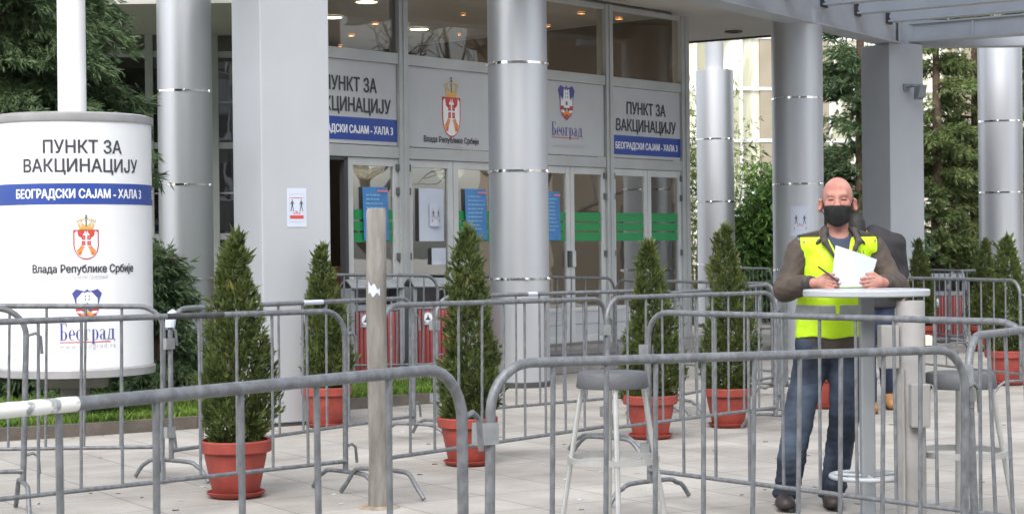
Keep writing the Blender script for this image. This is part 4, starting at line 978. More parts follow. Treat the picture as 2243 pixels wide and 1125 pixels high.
gp_ = at(1996, 900, 430); gps = thing('service_post', 'thick grey post with two electrical boxes beside the standing table', 'post', (gp_.x, gp_.y, 0))
m = MB(); m.lathe([(.0725, 0), (.0725, 1.16), (.068, 1.166), (.001, 1.168)], 28, 0); m.build('shaft', GREYPOST, gps, True, False)
s_ = 430; zz = lambda py: 1.45 - (py - 537) / s_; xx = lambda px: (px - 1996) / s_
m = MB(); m.box(xx(1927), xx(1966), -.06, .05, zz(806), zz(712), 0, None, .006); m.build('junction_box', BOXG, gps, False, False)
m = MB(); m.box(xx(1984), xx(2026), -.13, -.06, zz(932), zz(838), 0, None, .008); m.tube([(xx(2026), -.09, zz(840)), (xx(2034), -.09, zz(842)), (xx(2036), -.09, zz(858))], .004, 6); m.build('socket_box', BOXG, gps, False, False)
m = MB(); m.box(xx(2024), xx(2039), -.05, .02, zz(757), zz(735), 0, None, .004); m.build('switch', mat('switch_cream', (.72, .74, .55), .5), gps, False, False)
m = MB(); m.tube([(xx(1972), -.066, zz(806)), (xx(1973), -.069, .3), (xx(1972), -.066, .02)], .008, 6); m.build('conduit', BOXG, gps, True, False)

# ------------------------------------------------------------------ standing table and stools
tp = at(1899, 850, 419); tb = thing('standing_table', 'tall white round standing table the man leans his hands on', 'table', (tp.x, tp.y, 0)); RT = .327
m = MB(); m.lathe([(.001, 1.185), (RT - .006, 1.185), (RT, 1.191), (RT, 1.214), (RT - .006, 1.22), (.001, 1.22)], 64, 0); m.build('table_top', TABLEW, tb, True, False)
m = MB(); m.box(-.036, .036, -.036, .036, .03, 1.184, 0, None, .008); m.build('leg', TABLEG, tb, False, False)
m = MB(); m.lathe([(.001, .0), (.24, .0), (.24, .012), (.05, .03), (.001, .03)], 40, 0); m.build('base', TABLEG, tb, True, False)
m = MB(); m.tube([(.19 * math.cos(a), .19 * math.sin(a), .245) for a in np.linspace(0, 2 * math.pi, 41)[:-1]], .013, 10, closed=True)
for a in (.5, 2.6, 4.7): m.tube([(.03 * math.cos(a), .03 * math.sin(a), .245), (.19 * math.cos(a), .19 * math.sin(a), .245)], .009, 8)
m.box(.13, .16, -.19, -.155, .205, .235); m.build('foot_ring', TABLEW, tb, True, False)
def stool(label, px, s, ang, py=900, zs=.82):
    p = at(px, py, s); c = thing('bar_stool', label, 'stool', (p.x, p.y, 0), ang, 'aluminium bar stools'); 
    m = MB(); m.lathe([(.001, zs - .080), (.182, zs - .080), (.186, zs - .072), (.178, zs - .012), (.168, zs), (.001, zs + .004)], 40, 0); m.build('seat', STOOLSEAT, c, True, False)
    for k_ in range(4):
        a = k_ * math.pi / 2; ca, sa = math.cos(a), math.sin(a)
        m = MB(); m.tube([(.158 * ca, .158 * sa, zs - .085), (.272 * ca, .272 * sa, .012)], .0135, 12); m.tube([(.272 * ca, .272 * sa, .014), (.274 * ca, .274 * sa, 0)], .016, 12); m.build('leg', ALUB, c, True, False)
    m = MB(); rr_ = .222; m.lathe([(rr_ - .004, .362), (rr_ + .014, .362), (rr_ + .014, .392), (rr_ - .004, .392), (rr_ - .004, .362)], 48, 0); m.build('foot_ring', ALUB, c, True, False)
    return c
stool('left aluminium bar stool with grey seat behind the nearest middle barrier', 1342, 430, R_(-88))
stool('right aluminium bar stool with grey seat beside the grey service post', 2104, 424, R_(-100), zs=.79)

# ------------------------------------------------------------------ potted thujas
def leaves(P, A, Ln, W, rs, droop=0.0):
    """diamond leaves: base points P, axes A, lengths Ln, widths W"""
    n = len(P); A = A / np.maximum(np.linalg.norm(A, axis=1, keepdims=True), 1e-6)
    q = rs.normal(size=(n, 3)); S = np.cross(A, q); S /= np.maximum(np.linalg.norm(S, axis=1, keepdims=True), 1e-6)
    tip = P + A * Ln[:, None]; tip[:, 2] -= droop * Ln; mid = P + (tip - P) * .45; mid[:, 2] += droop * Ln * .15
    V = np.stack([P, mid + S * W[:, None], tip, mid - S * W[:, None]], 1).reshape(-1, 3); return V
def sprays(C, A, size, k, rs, spread=.7, wid=.16):
    """fans of k leaves at centres C along axes A"""
    n = len(C); A = A / np.linalg.norm(A, axis=1, keepdims=True); q = rs.normal(size=(n, 3)); T = np.cross(A, q); T /= np.linalg.norm(T, axis=1, keepdims=True)
    out = []
    for i in range(k):
        t = (i / (k - 1) - .5) * 2 if k > 1 else 0; ax_ = A + T * (t * spread) + rs.normal(0, .12, (n, 3)); off = C + A * (size * .28 * (1 - abs(t)))[:, None]
        ln = size * (1 - .35 * abs(t)) * rs.uniform(.75, 1.15, n); out.append(leaves(off, ax_, ln, ln * wid, rs))
    return np.concatenate(out)
def quads(V): return np.arange(len(V)).reshape(-1, 4)
def thuja_crown(name, H, Rm, seed, parent):
    rs = np.random.default_rng(seed); N = 6500; V = []
    t = rs.random(N * 2) ; t = t[rs.random(N * 2) < (.25 + .9 * (1 - t))][:N]; n = len(t); ph = rs.uniform(0, 6.283, n)
    pr = lambda t: Rm * np.where(t < .16, .70 + .30 * t / .16, np.maximum(0, 1 - (t - .16) / .84) ** (.52 + .05 * (seed * 7 % 5)))
    lob = 1 + .13 * np.sin(ph * 2 + seed + t * 5) + .11 * np.sin(ph * 4 - t * 14 + seed * 2) + .12 * np.sin(t * 23 + ph * 3 + seed) + .06 * np.sin(t * 47 - ph * 5)
    dpt = 1 - .55 * rs.random(n) ** 2.2; r = pr(t) * lob * dpt
    leanx = .03 * math.sin(seed * 1.3); C = np.stack([r * np.cos(ph) + leanx * t * 1.2 + .022 * np.sin(t * 6 + seed), r * np.sin(ph) + .02 * np.cos(t * 5 + seed), t * H], 1)
    C += rs.normal(0, .008, C.shape)
    keep = (np.sin(ph * 3 + t * 9 + seed) * np.sin(t * 21 - ph * 2 + seed * 1.7) > -.62) | (dpt < .8); C = C[keep]; ph = ph[keep]; t = t[keep]; n = len(t)
    A = np.stack([np.cos(ph) * .55, np.sin(ph) * .55, np.full(n, .80)], 1) + rs.normal(0, .34, (n, 3))
    V.append(sprays(C, A, rs.uniform(.022, .052, n) * (1 + .9 * (rs.random(n) < .07)), 6, rs, .62, .11))
    m2 = 40; tt = rs.uniform(.86, 1.0, m2); C2 = np.stack([rs.normal(0, .012, m2) + leanx, rs.normal(0, .012, m2), tt * H], 1); A2 = np.stack([rs.normal(0, .28, m2), rs.normal(0, .2, m2), np.ones(m2)], 1)
    V.append(sprays(C2, A2, rs.uniform(.05, .09, m2), 5, rs, .4, .13))
    V = np.concatenate(V); return fast_mesh('crown', V, quads(V), THUJA, parent)
def pot(parent, k):
    m = MB(); m.lathe([(.001, .02), (.128, .02), (.135, .03), (.178, .235), (.18, .262), (.200, .262), (.207, .268), (.210, .325), (.204, .332), (.188, .332), (.183, .30), (.18, .27)], 44, 0); 
    for v in m.v: v.x *= k; v.y *= k; v.z *= k
    p = m.build('pot', TERRA, parent, True, False)
    m = MB(); m.lathe([(.001, 0), (.135, 0), (.165, .022), (.172, .034), (.164, .036), (.15, .018), (.001, .014)], 40, 0)
    for v in m.v: v.x *= k; v.y *= k; v.z *= k
    m.build('saucer', TERRA, parent, True, False)
    m = MB(); m.lathe([(.001, .305 * k), (.184 * k, .295 * k)], 24, 0); m.build('soil', SOIL, parent, True, False)
    return p
crowns = {}
def potted(label, px, ybase, tip, seed, rim, sway=0.0, rm=.205):
    p = ground(px, ybase); s = FPX / p.y; Ht = at(px, tip, s).z; k = rim / .42
    c = thing('potted_thuja', label, 'potted plant', (p.x, p.y, 0), seed * 1.1, 'young thujas in terracotta pots'); pot(c, k)
    H = Ht - .29 * k - .055; cr = thuja_crown('crown', H, rm, seed, c); cr.location = (0, 0, .29 * k); cr.rotation_euler = (0, sway, 0)
    m = MB(); m.tube([(0, 0, .28 * k), (.004, 0, .6), (0, .004, H * .8)], [.014, .011, .005], 8); m.build('stem', BARK, c, True, False)
    return c
potted('large potted thuja with browned leaf tips at the front left', 517, 1087, 500, 1, .43)
potted('potted thuja in front of the broad square pillar', 716, 934, 530, 2, .42)
potted('tall slim potted thuja left of the silver column', 1025, 1017, 488, 3, .41, rm=.195)
potted('yellowish potted thuja behind the left stool', 1425, 959, 520, 4, .42, rm=.225)
potted('potted thuja between the short grey column and the masked man', 1595, 934, 489, 5, .40, rm=.195)
potted('potted thuja behind the masked man showing its pot between his legs', 1806, 893, 520, 6, .40)
potted('distant potted thuja against the square pillar with the floodlight', 2016, 765, 520, 7, .42, rm=.21)
potted('potted thuja in a big red pot at the right edge', 2206, 842, 514, 8, .45, rm=.21)
potted('dark potted thuja half hidden behind the right edge one', 2158, 768, 520, 9, .44, rm=.21)

# ------------------------------------------------------------------ litter bins
BG = 'red litter bins with grey hoods'
def bin_(label, px, s, yaw, py=720, lift=.13):
    p = at(px, py, s); c = thing('litter_bin', label, 'bin', (p.x, p.y, lift), yaw, BG); w, d = .235, .17
    if lift: m = MB(); m.box(-.30, .30, -.22, .22, -lift + .001, -.001, 0, None, .01); m.build('plinth', CONC, c, False, False)
    m = MB(); m.box(-w, w, -d + .012, d - .012, .10, .685)
    for i in range(11):
        x = -w + .02 + i * (2 * w - .04) / 10; m.lathe([(.020, .09), (.022, .10), (.022, .68), (.018, .69)], 10, 0, (x, -d + .012, 0), cap=True)
    for i in range(6):
        y = -d + .045 + i * (2 * d - .09) / 5
        for sx in (-1, 1): m.lathe([(.018, .10), (.018, .68)], 8, 0, (sx * w, y, 0), cap=True)
    m.build('red_body', BINRED, c, True, False)
    m = MB()
    for sx in (-1, 1): m.box(sx * (w + .028) - .02, sx * (w + .028) + .02, -d, d, .0, .93, 0, None, .006)
    m.box(-w - .008, w + .008, -d, -d + .04, .70, .76, 0, None, .005); m.box(-w - .008, w + .008, d - .04, d, .06, .93, 0, None, .005); m.box(-w - .01, w + .01, -d, d, .04, .085)
    m.build('grey_frame', BINGREY, c, False, False)
    m = MB(); V = []; n = 10
    pts = [Vector((0, -d - .02 + (2 * d + .04) * i / n, .93 + .075 * math.sin(math.pi * i / n))) for i in range(n + 1)]
    for sgn, lift in ((1, 0), (1, .018)):
        for q in pts: V += [(-w - .05, q.y, q.z + lift), (w + .05, q.y, q.z + lift)]
    F = []; o = 2 * (n + 1)
    for i in range(n): F += [(2 * i, 2 * i + 1, 2 * i + 3, 2 * i + 2), (o + 2 * i + 2, o + 2 * i + 3, o + 2 * i + 1, o + 2 * i), (2 * i, 2 * i + 2, o + 2 * i + 2, o + 2 * i), (2 * i + 1, o + 2 * i + 1, o + 2 * i + 3, 2 * i + 3)]
    F += [(0, o, o + 1, 1), (2 * n, 2 * n + 1, o + 2 * n + 1, o + 2 * n)]; m.add(V, F); m.tube([(-w - .05, -d - .02, .94), (w + .05, -d - .02, .94)], .018, 10); m.build('hood', BINGREY, c, False, False)
    m = MB(); m.box(-.19, -.07, -d - .016, -d - .011, .53, .67, 0, None, .002); e = m.build('emblem_plate', BINGREY, c, False, False)
    lm = lambda x, y, dd: Vector((x, -d - .016 - dd, y))
    V = circ(-.13, .61, .048, .052, 20); o_ = lay('oval', V, [tuple(range(20))], lm, INKW, None, base=.001); o_.parent = c
    V = [(-.165, .585), (-.095, .585), (-.12, .61), (-.13, .65), (-.14, .61)]; o_ = lay('tree_mark', V, [(0, 1, 2, 3, 4)], lm, INK, None, base=.002); o_.parent = c
    m = MB(); m.box(-.165, -.095, -d - .018, -d - .0165, .54, .555); m.build('label', INKG, c, False, False)
    return c
bin_('red slatted litter bin half hidden behind the weathered post', 815, 211, R_(24))
bin_('red slatted litter bin half hidden behind the tall slim thuja', 952, 206, R_(20))
bin_('dark red litter bin far away on the right behind the barrier', 2070, 148, R_(-12), lift=.0)

# ------------------------------------------------------------------ large trees and bushes
def conifer(label, px, py, s, H, Rm, seed, m, z0=.3, nb=150, leaf=.22, droop=.35, group=None, name='conifer', top=.75, per=9, wid=.075):
    p = at(px, py, s); rs = np.random.default_rng(seed); c = thing(name, label, 'tree', (p.x, p.y, 0), 0, group)
    t_ = MB(); t_.tube([(0, 0, 0), (.03, .02, H * .4), (0, 0, H * .97)], [.16, .1, .02], 10)
    C = []; A = []; SZ = []
    for i in range(nb):
        t = rs.random() ** 1.15; z = z0 + (H - z0) * t; ph = rs.uniform(0, 6.283); L = Rm * (1 - t) ** top * rs.uniform(.55, 1.15) + .15
        k_ = max(4, int(L / leaf * 3.2)); d = np.array([math.cos(ph), math.sin(ph), .25]); prev = np.array([0, 0, z])
        pts = []
        for j in range(k_ + 1):
            f = j / k_; q = np.array([d[0] * L * f, d[1] * L * f, z + .25 * L * f - droop * L * f * f]); pts.append(Vector(q))
            if f > .18:
                for _ in range(per):
                    C.append(q + rs.normal(0, leaf * .5, 3) * (1, 1, .6)); A.append(np.array([d[0] * .8, d[1] * .8, -.15 - droop * f * .8]) + rs.normal(0, .42, 3)); SZ.append(leaf * rs.uniform(.6, 1.25))
        if i % 3 == 0: t_.tube(pts[::2] if len(pts) > 4 else pts, [max(.006, .03 * (1 - j / len(pts[::2] if len(pts) > 4 else pts))) for j in range(len(pts[::2] if len(pts) > 4 else pts))], 5)
    t_.build('trunk', BARK, c, True, False)
    V = sprays(np.array(C), np.array(A), np.array(SZ), 6, rs, .55, wid); fast_mesh('crown', V, quads(V), m, c); return c
conifer('tall drooping conifer behind the lamp post and drum', -10, 300, 222, 9.5, 1.32, 21, CONIFER, 2.35, 330, .115, .5, per=12)
conifer('low dark conifer bush between the drum and the silver column', 345, 800, 226, 1.55, .42, 22, CONIFER, .1, 80, .10, .45, name='conifer_bush')
conifer('dark spreading conifer bush under the advertising drum', 60, 800, 225, 1.6, 1.0, 29, CONIFER, .1, 120, .12, .45, name='conifer_bush')
conifer('dark conifer left of the square pillar with the floodlight', 1884, 300, 124, 8.0, 1.0, 23, CONIFER, .2, 180, .17, .3, 'conifers behind the canopy pillars')
conifer('lighter conifer close behind the grey column at the man', 1800, 300, 118, 3.5, .75, 24, CONIFERB, .2, 90, .17, .3, 'conifers behind the canopy pillars')
conifer('olive conifer right of the square pillar, left of two', 2050, 300, 122, 7.0, 1.15, 25, CONIFERB, .2, 125, .15, .3, 'conifers behind the canopy pillars')
conifer('olive conifer nearest the right edge column', 2135, 300, 119, 7.4, 1.2, 26, CONIFERB, .2, 125, .15, .3, 'conifers behind the canopy pillars')
conifer('dark conifer outside the right edge column', 2300, 300, 122, 7.5, 1.3, 27, CONIFER, .2, 260, .18, .3, 'conifers behind the canopy pillars')
def bush(label, px, py, s, H, Rm, seed, m, n=2600, leaf=.16, name='bush', wid=.13, tuft=6, shape=1.0):
    sr = .35 if name == 'bamboo' else 1
    p = at(px, py, s); rs = np.random.default_rng(seed); c = thing(name, label, 'bush', (p.x, p.y, 0)); t_ = MB(); C = []; A = []
    ns = 16
    for i in range(ns):
        ph = rs.uniform(0, 6.283); r0 = rs.uniform(0, .15); r1 = Rm * rs.uniform(.3, 1); h = H * rs.uniform(.6, 1.02)
        pts = [Vector((r0 * math.cos(ph), r0 * math.sin(ph), 0)), Vector(((r0 + r1 * .3) * math.cos(ph), (r0 + r1 * .3) * math.sin(ph), h * .55)), Vector((r1 * math.cos(ph), r1 * math.sin(ph), h))]
        t_.tube(pts, [.022 * sr, .014 * sr, .005 * sr], 6)
        for _ in range(n // ns):
            f = rs.random() ** .7; q = pts[0].lerp(pts[1], f * 2) if f < .5 else pts[1].lerp(pts[2], f * 2 - 1)
            C.append(np.array(q) + rs.normal(0, .17 * Rm ** .5 * shape, 3)); A.append(np.array([math.cos(ph) * .4, math.sin(ph) * .4, -.35]) + rs.normal(0, .5, 3))
    t_.build('stems', BARKG, c, True, False)
    V = sprays(np.array(C), np.array(A), rs.uniform(.6, 1.2, len(C)) * leaf, 4, rs, .7, wid); fast_mesh('foliage', V, quads(V), m, c); return c
bush('leafy green bush beside the short grey column', 1650, 500, 117, 3.0, .62, 31, BUSHL, 2600, .2)
bush('leafy green bush behind the grey column at the man', 1705, 500, 112, 2.7, .6, 34, BUSHL, 1800, .2)
bush('thin pale bamboo between the building corner and the short column', 1520, 400, 118, 4.7, .35, 32, BAMBOO, 1500, .16, 'bamboo', .09, 6, 1.1)
bush('tall sparse bamboo above the leafy bush', 1600, 300, 108, 5.2, .5, 33, BAMBOO, 1000, .17, 'bamboo', .09, 6, 1.1)
def bare_tree(label, x, y, H, seed):
    rr = random.Random(seed); c = thing('bare_tree', label, 'tree', (x, y, 0), 0, 'bare winter trees mirrored in the door glass'); m = MB()
    def grow(p, d, L, r, lv):
        pts = [p]; q = p
        for i in range(4): d = (d + Vector((rr.gauss(0, .12), rr.gauss(0, .12), rr.gauss(.02, .08)))).normalized(); q = q + d * (L / 4); pts.append(q)
        m.tube(pts, [r * (1 - .12 * i) for i in range(5)], 6 if lv < 3 else 4, cap=False)
        if lv < 5:
            for _ in range(3 if lv else 5):
                a = d.orthogonal().normalized(); a.rotate(Matrix.Rotation(rr.uniform(0, 6.28), 3, d)); nd = (d * rr.uniform(.6, 1) + a * rr.uniform(.4, .9)).normalized()
                grow(pts[rr.choice((2, 3, 4))], nd, L * rr.uniform(.55, .8), r * .55, lv + 1)
    grow(Vector((0, 0, 0)), Vector((0, 0, 1)), H * .4, .17, 0); m.build('trunk', BARKG, c, True, False)
bare_tree('bare winter tree mirrored in the doors, nearer of two', 13.5, 20.5, 7.5, 5)
bare_tree('bare winter tree mirrored in the doors, farther of two', 17.5, 24.0, 8.5, 9)

# ------------------------------------------------------------------ scraps and cigarette ends on the paving
rs = np.random.default_rng(77); m = MB()
for i in range(70):
    q = ground(rs.uniform(40, 2200), rs.uniform(900, 1120)); a = rs.uniform(0, 3.14); ca, sa = math.cos(a), math.sin(a)
    if i % 2:
        L_, w_ = .014, .0035; m.tube([(q.x - ca * L_, q.y - sa * L_, w_), (q.x + ca * L_, q.y + sa * L_, w_)], w_, 6, int(rs.integers(0, 2)))
    else:
        L_, w_ = rs.uniform(.008, .022), rs.uniform(.006, .014); f = lambda p: Vector((q.x + p.x * ca - p.y * sa, q.y + p.x * sa + p.y * ca, p.z)); m.hexa([f(Vector(p)) for p in ((-L_, -w_, .001), (L_, -w_ * .6, .001), (L_ * .8, w_, .001), (-L_ * .9, w_ * .7, .001), (-L_, -w_, .003), (L_, -w_ * .6, .006), (L_ * .8, w_, .003), (-L_ * .9, w_ * .7, .007))], int(rs.integers(0, 3)))
lt = m.build('litter', [PAPER, WOODP, BARK]); tag(lt, 'small scraps, leaves and cigarette ends scattered on the paving', kind='stuff')

# ================================================================== PEOPLE
SKIN = mat('skin', (.37, .16, .13), .6, 0, 0, 14, col2=(.45, .245, .195), spec=.25, bump=.05, bscale=60, detail=3)
JACKET = mat('jacket_brown_grey', (.062, .046, .036), .75, 0, .3, 10, .25, 70)
COLLAR = mat('collar_dark', (.055, .047, .042), .8, 0, .25, 14, .2, 60)
CUFF = mat('cuff_knit', (.035, .032, .03), .9)
HIVIS = mat('hi_vis_yellow', (.52, .80, .008), .55, 0, .05, 12, .1, 40)
REFL = mat('reflective_grey', (.27, .28, .28), .45, 0, .08, 16)
SHIRT = mat('shirt_navy', (.045, .06, .095), .85, 0, .1, 20)
DENIM = mat('denim', (.011, .017, .033), .85, 0, 0, 3.2, .2, 90, col2=(.085, .115, .165), thr=(.44, .68), detail=4)
DENIM2 = mat('denim_dark', (.015, .022, .05), .85, 0, .3, 6)
SHOE = mat('shoe_dark', (.03, .022, .02), .55, 0, .2, 10)
SOLE = mat('shoe_sole', (.02, .02, .02), .8)
MASKB = mat('mask_black', (.006, .006, .0065), .85, 0, .2, 30, .08, 80)
HAIRS = mat('stubble_hair', (.22, .15, .12), .8, 0, .2, 60)
EYED = mat('eyelid_shadow_line', (.10, .04, .035), .6)
BOOTB = mat('boot_tan', (.28, .14, .05), .65, 0, .2, 8)
COAT2 = mat('coat_dark_grey', (.02, .02, .024), .85, 0, .25, 10, .2, 50)
HAIRD = mat('hair_black', (.012, .011, .011), .6, 0, .3, 40, .4, 90)
PENM = mat('pen_dark', (.02, .02, .02), .35)

pp = at(1838, 800, 395); man = thing('person', 'man in yellow hi-vis vest and black face mask holding a sheet of paper', 'person', (pp.x, pp.y, 0))
yaw = R_(-11); HR = Matrix.Rotation(yaw, 4, 'Z')
def hr(p): v = HR @ Vector((p[0], p[1], 0)); return (v.x, v.y, p[2])
def head(S, g=0.0):
    S.ell(hr((0, .012, 1.722)), (.083 + g, .100 + g, .106 + g), .02, rot=HR); S.ell(hr((0, -.028, 1.635)), (.062 + g, .070 + g, .084 + g), .03, rot=HR)
    S.cap(hr((0, -.086, 1.712)), hr((0, -.112, 1.668)), .011 + g, .017 + g, .015); S.cap(hr((-.04, -.078, 1.728)), hr((.04, -.078, 1.728)), .013 + g, k=.02)
    for s in (-1, 1): S.ell(hr((s * .043, -.066, 1.675)), (.027 + g, .025 + g, .024 + g), .02, rot=HR)
S = SDF((-.42, -.44, 0), (.42, .2, 1.86), .005)
head(S)
for s in (-1, 1):
    S.ell(hr((s * .034, -.104, 1.706)), (.023, .019, .013), .012, 'sub', rot=HR)
    S.ell(hr((s * .034, -.078, 1.703)), (.017, .012, .010), .004, rot=HR)      # closed lids
    e = HR @ Matrix.Rotation(s * R_(38), 4, 'Z') @ Matrix.Rotation(R_(-8), 4, 'X')
    S.ell(hr((s * .094, .014, 1.674)), (.011, .026, .040), .008, rot=e); S.ell(hr((s * .101, .002, 1.676)), (.007, .013, .024), .006, 'sub', rot=e)
S.ell(hr((0, -.098, 1.612)), (.027, .012, .010), .01, rot=HR)
S.cap((0, .01, 1.44), (0, .0, 1.60), .062, .056, .03)
S.ell((-.01, 0, 1.30), (.155, .10, .22), .05); S.ell((-.04, 0, .98), (.15, .10, .13), .08); S.cap((-.15, .01, 1.445), (.14, .01, 1.445), .05, k=.05)
WA, WB, EA, EB = (-.185, -.262, 1.246), (.20, -.262, 1.246), (-.295, -.075, 1.215), (.303, -.075, 1.218)
for Sh, E, W in (((-.185, .005, 1.435), EA, WA), ((.175, .005, 1.435), EB, WB)): S.cap(Sh, E, .045, .038, .03); S.cap(E, W, .036, .026, .02)
LH, LK, LA = (-.15, .0, .88), (-.235, -.03, .50), (-.30, .01, .09); RH, RK, RA = (.055, .0, .88), (.018, -.04, .50), (-.042, .03, .09)
for H_, K_, A_ in ((LH, LK, LA), (RH, RK, RA)): S.cap(H_, K_, .078, .055, .05); S.cap(K_, A_, .05, .036, .02); S.cap((A_[0], A_[1] + .02, .04), (A_[0] - .01, A_[1] - .15, .03), .03, .025, .02)
def hand(S, W, m):
    """palm, four bent fingers over the sheet's edge and a thumb pressed on its face; m = +1 or -1 mirrors it"""
    w = np.array(W); P = lambda x, y, z: w + np.array((m * x, y, z))
    S.cap(P(0, 0, 0), P(.035, -.025, .003), .025, .030, .02); S.ell(P(.050, -.036, .006), (.034, .021, .034), .015)
    z0 = (.033, .013, -.006, -.022); ln = (.036, .041, .038, .030); rr = (.0092, .0095, .0090, .0080)
    for i in range(4):
        a = P(.070 - .003 * abs(i - 1), -.050, z0[i]); b_ = a + np.array((m * ln[i], -.016 - .003 * i, -.004 - .001 * i)); c_ = b_ + np.array((m * ln[i] * .62, .018, -.004)); d_ = c_ + np.array((m * .008, .016, -.002))
        S.cap(P(.045, -.038, z0[i] * .8), a, .0105, rr[i] + .0008, .008); S.cap(a, b_, rr[i] + .0006, rr[i], .003); S.cap(b_, c_, rr[i], rr[i] * .9, .002); S.cap(c_, d_, rr[i] * .9, rr[i] * .8, .002)
    t0, t1, t2 = P(.032, -.032, .026), P(.068, -.048, .052), P(.104, -.052, .048); S.cap(P(.02, -.02, .012), t0, .016, .014, .01); S.cap(t0, t1, .013, .0108, .004); S.cap(t1, t2, .0108, .0088, .003)
hand(S, WA, 1); hand(S, WB, -1)
body = S.mesh('body', SKIN, man, 1)
# closed smiling eyes, brows, stubble on the sides of the head
for s in (-1, 1):
    m = MB(); pts = [hr((s * .034 + .017 * math.cos(a), -.0915 + .006 * abs(math.cos(a)) ** 2, 1.6985 + .005 * math.sin(a))) for a in np.linspace(R_(15), R_(165), 9)]; m.tube(pts, [.0012, .002, .0024, .0026, .0026, .0026, .0024, .002, .0012], 6); m.build('eye', EYED, man, True, False)
    m = MB(); pts = [hr((s * (.016 + .042 * t), -.0905 + .017 * t * t, 1.728 + .006 * math.sin(t * 3.0))) for t in np.linspace(0, 1, 8)]; m.tube(pts, [.002, .003, .0034, .0034, .003, .0028, .002, .001], 6); m.build('eyebrow', HAIRS, man, True, False)
S = SDF((-.12, -.13, 1.5), (.12, .14, 1.86), .005)
S.ell(hr((0, .014, 1.722)), (.0850, .1020, .1045), 0, rot=HR)
X, Y, Z = S.xyz(); xr = X * math.cos(-yaw) - Y * math.sin(-yaw); yr = X * math.sin(-yaw) + Y * math.cos(-yaw)
S.clip(-(np.abs(xr) * .8 + yr - .038)); S.clip(Z - 1.772 + .25 * np.clip(.06 - yr, 0, 1)); S.clip(1.655 - Z)
S.mesh('cropped_hair', HAIRS, man, 1)
# face mask with ear loops
S = SDF((-.13, -.16, 1.49), (.13, .06, 1.72), .004)
S.ell(hr((0, -.030, 1.626)), (.074, .082, .090), .0, rot=HR); S.cap(hr((0, -.09, 1.675)), hr((0, -.12, 1.655)), .015, .018, .02); S.cap(hr((0, -.106, 1.62)), hr((0, -.094, 1.575)), .028, .026, .03)
for s in (-1, 1): S.ell(hr((s * .043, -.068, 1.66)), (.033, .030, .034), .02, rot=HR)
X, Y, Z = S.xyz(); xr = X * math.cos(-yaw) - Y * math.sin(-yaw); yr = X * math.sin(-yaw) + Y * math.cos(-yaw)
S.clip(Z - 1.672 + .10 * np.clip(np.abs(xr) - .02, 0, 1) ); S.clip(1.553 + .55 * np.clip(np.abs(xr) - .015, 0, 1) - Z); S.clip(yr + .012)
S.D += (.0008 * wob(X, Y, Z, 60, 2)).astype(np.float32)
msk = S.mesh('face_mask', MASKB, man, 2)
for s in (-1, 1):
    m = MB(); m.tube([hr(p) for p in ((s * .066, -.02, 1.655), (s * .083, .0, 1.695), (s * .094, .028, 1.712))], .0028, 6); m.tube([hr(p) for p in ((s * .062, -.018, 1.60), (s * .078, .005, 1.63), (s * .09, .028, 1.645))], .0024, 6); o = m.build('ear_loop', MASKB, None, True, False); o.parent = msk
# shirt, jeans, shoes
S = SDF((-.25, -.2, 1.1), (.25, .18, 1.56), .007); S.ell((-.01, 0, 1.32), (.175, .118, .21), 0); S.cap((0, .005, 1.42), (0, .0, 1.485), .086, .078, .03); S.ell((0, -.05, 1.53), (.058, .06, .045), .01, 'sub'); S.mesh('shirt', SHIRT, man)
S = SDF((-.42, -.2, .02), (.25, .2, 1.02), .007)
S.ell((-.045, .01, .93), (.185, .125, .13), .03); S.cap((-.14, .01, .86), LK, .102, .083, .04); S.cap((.05, .01, .86), RK, .102, .082, .04)
S.cap(LK, (LA[0], LA[1], .06), .082, .072, .02); S.cap(RK, (RA[0], RA[1], .06), .081, .071, .02)
X, Y, Z = S.xyz(); S.D += (.0055 * wob(X, Y, Z * 1.5, 22, 3) + .004 * wob(X, Y, Z * 2.2, 45, 4) * np.clip(1.2 - Z, 0, 1) + .005 * np.sin(Z * 95 + 9 * X) * np.clip(.26 - Z, 0, .2) * 5).astype(np.float32)
S.clip(.055 - Z); S.clip(Z - 1.0); S.mesh('jeans', DENIM, man, 1)
m = MB(); m.lathe([(.006, 0), (.006, .004), (.001, .005)], 10, 0); 
for v in m.v: v.xyz = (v.x - .045, -.134 - v.z, v.y + .872)
m.build('jeans_button', CHROME, man, True, False)
for A_, dx in ((LA, -.03), (RA, -.02)):
    S = SDF((A_[0] - .12, A_[1] - .28, -.01), (A_[0] + .12, A_[1] + .14, .17), .006)
    S.cap((A_[0], A_[1] + .04, .05), (A_[0] + dx, A_[1] - .17, .035), .044, .040, .02); S.cap((A_[0], A_[1] + .01, .05), (A_[0], A_[1], .12), .045, .048, .03); S.ell((A_[0] + dx * .8, A_[1] - .12, .045), (.052, .09, .042), .03)
    X, Y, Z = S.xyz(); S.clip(.022 - Z); sh = S.mesh('shoe', SHOE, man, 1)
    m = MB(); P_ = [Vector((A_[0] + dx * max(0, -t) * 1 + .052 * math.cos(a) * (1.0 if math.sin(a) < 0 else .85), A_[1] - .06 + .155 * math.sin(a) * -1, 0)) for a in np.linspace(0, 2 * math.pi, 25)[:-1] for t in (0,)]
    prism(m, P_, .002, .024); o = m.build('sole', SOLE, None, False, False); o.parent = sh
